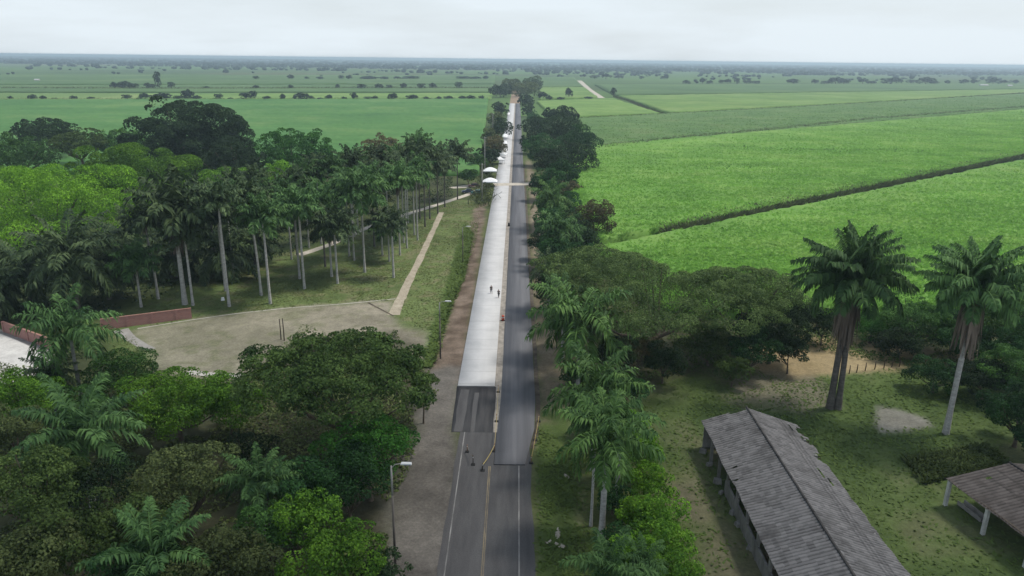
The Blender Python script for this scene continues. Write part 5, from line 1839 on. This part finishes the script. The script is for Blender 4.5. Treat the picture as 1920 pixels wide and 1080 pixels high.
# traffic drums and delineators
def drum(px, py, mat, label, bands=True):
    p = at(px, py)
    t = empty('traffic_drum', (p[0], p[1], 0.0), label, 'traffic drum')
    MB().tube([(0, 0, 0), (0, 0, .08)], [.38, .36], 14).build('base', M_TYRE, t)
    MB().tube([(0, 0, .06), (0, 0, .45), (0, 0, .95), (0, 0, 1.02)], [.29, .27, .24, .2], 14).build('drum_body', mat, t, True)
    if bands:
        MB().tube([(0, 0, .55), (0, 0, .72)], [.272, .264], 14, False).build('band', M_LED, t, True)


M_RED = plain('red_plastic', (0.5, .09, .05), .5)
M_ORANGE = plain('orange_plastic', (0.25, .13, .08), .6)
drum(943, 601, M_RED, 'red traffic drum in the gap between the two lanes')
drum(954, 424, plain('dark_plastic', (.03, .03, .03), .5), 'dark drum in the gap farther up the lanes', False)

DEL = []


def delineator(px, py, h, dark, label):
    p = at(px, py)
    t = empty('delineator_post', (p[0], p[1], -.02), label, 'delineator', 'delineator posts holding the tape')
    MB().box((0, 0, .06), (.5, .5, .1), 0, .75).build('base', M_TYRE, t)
    MB().tube([(0, 0, .1), (0, 0, h)], [.055, .045], 8).build('post', M_WOOD if dark else M_ORANGE, t, True)
    MB().tube([(0, 0, h * .7), (0, 0, h * .82)], [.056, .056], 8, False).build('band', M_LED, t, True)
    DEL.append((p[0], p[1], h))
    return (p[0], p[1], h)


d1 = delineator(876, 847, 1.0, False, 'orange delineator nearest the black patch corner')
d2 = delineator(887, 871, 1.3, True, 'dark delineator standing in the closed lane')
d3 = delineator(905, 882, 1.0, True, 'dark delineator lowest in the closed lane')
d4 = delineator(927, 846, 1.1, False, 'orange delineator at the bend of the tape')
d5 = delineator(931, 790, 1.1, False, 'orange delineator beside the black asphalt patch')
d6 = delineator(934, 735, 1.1, False, 'orange delineator at the concrete corner')
e1 = delineator(996, 868, 1.0, False, 'orange delineator at the asphalt corner by the verge')
e2 = delineator(1004, 825, 1.0, False, 'orange delineator halfway along the verge tape')
e3 = delineator(1010, 790, 1.0, False, 'orange delineator farthest along the verge tape')
M_TAPE = plain('yellow_tape', (0.45, .36, .15), .6)


def tape(pts, label):
    V, Fs = [], []
    for (a, b) in zip(pts[:-1], pts[1:]):
        a, b = np.array(a) + np.array([0, 0, -.15]), np.array(b) + np.array([0, 0, -.15])
        for k in range(9):
            t = k / 8
            q = a * (1 - t) + b * t
            q[2] -= .35 * 4 * t * (1 - t) * .6
            q2 = q.copy()
            q2[2] -= .11
            q2[0] += .05
            V += [q, q2]
    n = len(V) // 2
    Fs = [(2 * i, 2 * i + 2, 2 * i + 3, 2 * i + 1) for i in range(n - 1)]
    tag(MB().add(V, Fs).build('caution_tape', M_TAPE), label, 'tape', 'yellow caution tapes')


tape([d3, d4, d5, d6], 'yellow tape strung between the closed lane and the open asphalt')
tape([e1, e2, e3], 'yellow tape strung along the verge edge of the asphalt')
tape([d1, d2], 'short yellow tape across the closed lane')

# litter: pale fallen palm sheaths and sacks
M_SHEATH = surf('pale_sheath', (0.27, .24, .19), (0.42, .39, .33), 2, .8)
for i, (px, py, L, a, lab) in enumerate([(1046, 1000, 2.0, 1.5, 'long pale fallen palm sheath on the verge'), (1050, 1022, 1.2, 2.4, 'broad pale sack lying on the verge'), (1028, 1016, .7, .7, 'small pale scrap on the verge'), (1063, 893, .9, 2.2, 'white scrap below the roadside palms')]):
    p = at(px, py)
    n = 8
    V = []
    for k in range(n + 1):
        t = k / n
        w = (.1 + .42 * math.sin(math.pi * min(1, .12 + .8 * t))) * (1.0 if i != 1 else 1.3)
        for j, (b, z) in enumerate(((-1, .05), (-.5, .22), (0, .3), (.5, .2), (1, .04))):
            V.append((t * L - L / 2, b * w / 2, z + .12 * math.sin(t * 5 + i)))
    Fs = [(k * 5 + j, k * 5 + j + 1, (k + 1) * 5 + j + 1, (k + 1) * 5 + j) for k in range(n) for j in range(4)]
    o = MB().add(V, Fs).build('palm_sheath' if i != 1 else 'pale_sack', M_SHEATH, None, True)
    o.location = (p[0], p[1], .1)
    o.rotation_euler = (0, 0, a)
    o.scale = (1, 1, .45)
    o.location.z = -.04
    tag(o, lab, 'litter')
p = at(418, 563)
o = MB().box((0, 0, .3), (.7, .5, .6), .4, .7).build('white_sack', M_TENT)
o.location = (p[0], p[1], 0)
tag(o, 'small white sack on the lawn between the pale palm trunks', 'sack')

# far farm houses
for i, (px, by, w, lab) in enumerate([(70, 153, 9, 'tiny white house in the far left fields'), (1844, 162, 14, 'pale farmhouse in the row of dark trees at far right'), (1893, 163, 8, 'small white shed right of the pale farmhouse'), (1157, 145, 8, 'tiny white house right of the far farm track')]):
    p = at(px, by)
    s = scale_at(p)
    W_ = w / s
    t = empty('farmhouse', (p[0], p[1], -.06), lab, 'house')
    MB().box((0, 0, 1.5), (W_, W_ * .5, 3.0)).build('wall', M_WHITE, t)
    a, b = W_ * .53, W_ * .3
    MB().add([(-a, -b, 2.9), (a, -b, 2.9), (a, b, 2.9), (-a, b, 2.9), (-a, 0, 4.6), (a, 0, 4.6)], [(0, 1, 5, 4), (2, 3, 4, 5), (1, 2, 5), (3, 0, 4), (3, 2, 1, 0)]).build('roof', surf('zinc', (.4, .4, .4), (.55, .55, .55), .3, .7), t)
    MB().box((0, -W_ * .25 - .03, 1.05), (1.1, .06, 2.1)).build('door', M_WOOD, t)

# ------------------------------------------------------------------ unseen cloudlike blocker added to shade the foreground, haze
def shade_cloud(cx, cy, alt, rx, ry, label, seed):
    rng = np.random.default_rng(seed)
    bm = bmesh.new()
    for i in range(46):
        a, q = rng.random() * 6.283, rng.random() ** .5
        r = (1 - .55 * q) * min(rx, ry) * (.34 + .2 * rng.random())
        mt = Matrix.Translation((math.cos(a) * q * rx, math.sin(a) * q * ry, r * .3)) @ Matrix.Diagonal((r * 1.25, r * 1.25, r * .6, 1))
        bmesh.ops.create_icosphere(bm, subdivisions=2, radius=1, matrix=mt)
    for v in bm.verts:
        v.co += Vector(rng.normal(size=3)) * 2.5
    me = bpy.data.meshes.new('shade_cloud')
    bm.to_mesh(me)
    bm.free()
    m, n, l = new_mat('shade_cloud_white')
    out = n.new('ShaderNodeOutputMaterial')
    d = N(n, 'ShaderNodeBsdfDiffuse')
    d.inputs['Color'].default_value = (.9, .9, .9, 1)
    t = n.new('ShaderNodeBsdfTranslucent')
    t.inputs['Color'].default_value = (.9, .9, .9, 1)
    mx = N(n, 'ShaderNodeMixShader', Fac=.5)
    l.new(d.outputs[0], mx.inputs[1])
    l.new(t.outputs[0], mx.inputs[2])
    l.new(mx.outputs[0], out.inputs['Surface'])
    o = link('shade_cloud', me, m)
    o.location = (cx, cy, alt)
    tag(o, label, 'shade_cloud', None, 'stuff')


ALT = 520
sx_, sy_ = SDIR.x / SDIR.z * ALT, SDIR.y / SDIR.z * ALT
shade_cloud(0 + sx_, 0 + sy_, ALT, 215, 68, 'unseen cloudlike blocker added above the frame to shade the foreground', 4)

bm = bmesh.new()
bmesh.ops.create_cube(bm, size=1, matrix=Matrix.Translation((0, 7600, 23.25)) @ Matrix.Diagonal((24800, 15600, 48.7, 1)))
me = bpy.data.meshes.new('haze')
bm.to_mesh(me)
bm.free()
m, n, l = new_mat('haze_air')
out = n.new('ShaderNodeOutputMaterial')
pv = n.new('ShaderNodeVolumePrincipled')
pv.inputs['Color'].default_value = (0.69, 0.88, 1.0, 1)
pv.inputs['Density'].default_value = 0.0002
pv.inputs['Anisotropy'].default_value = 0.3
l.new(pv.outputs[0], out.inputs['Volume'])
haze = link('haze', me, m)
tag(haze, 'thin blue haze lying over the plain', 'haze', None, 'stuff')
print('objects', len(bpy.data.objects), 'polys', sum(len(m_.polygons) for m_ in bpy.data.meshes))
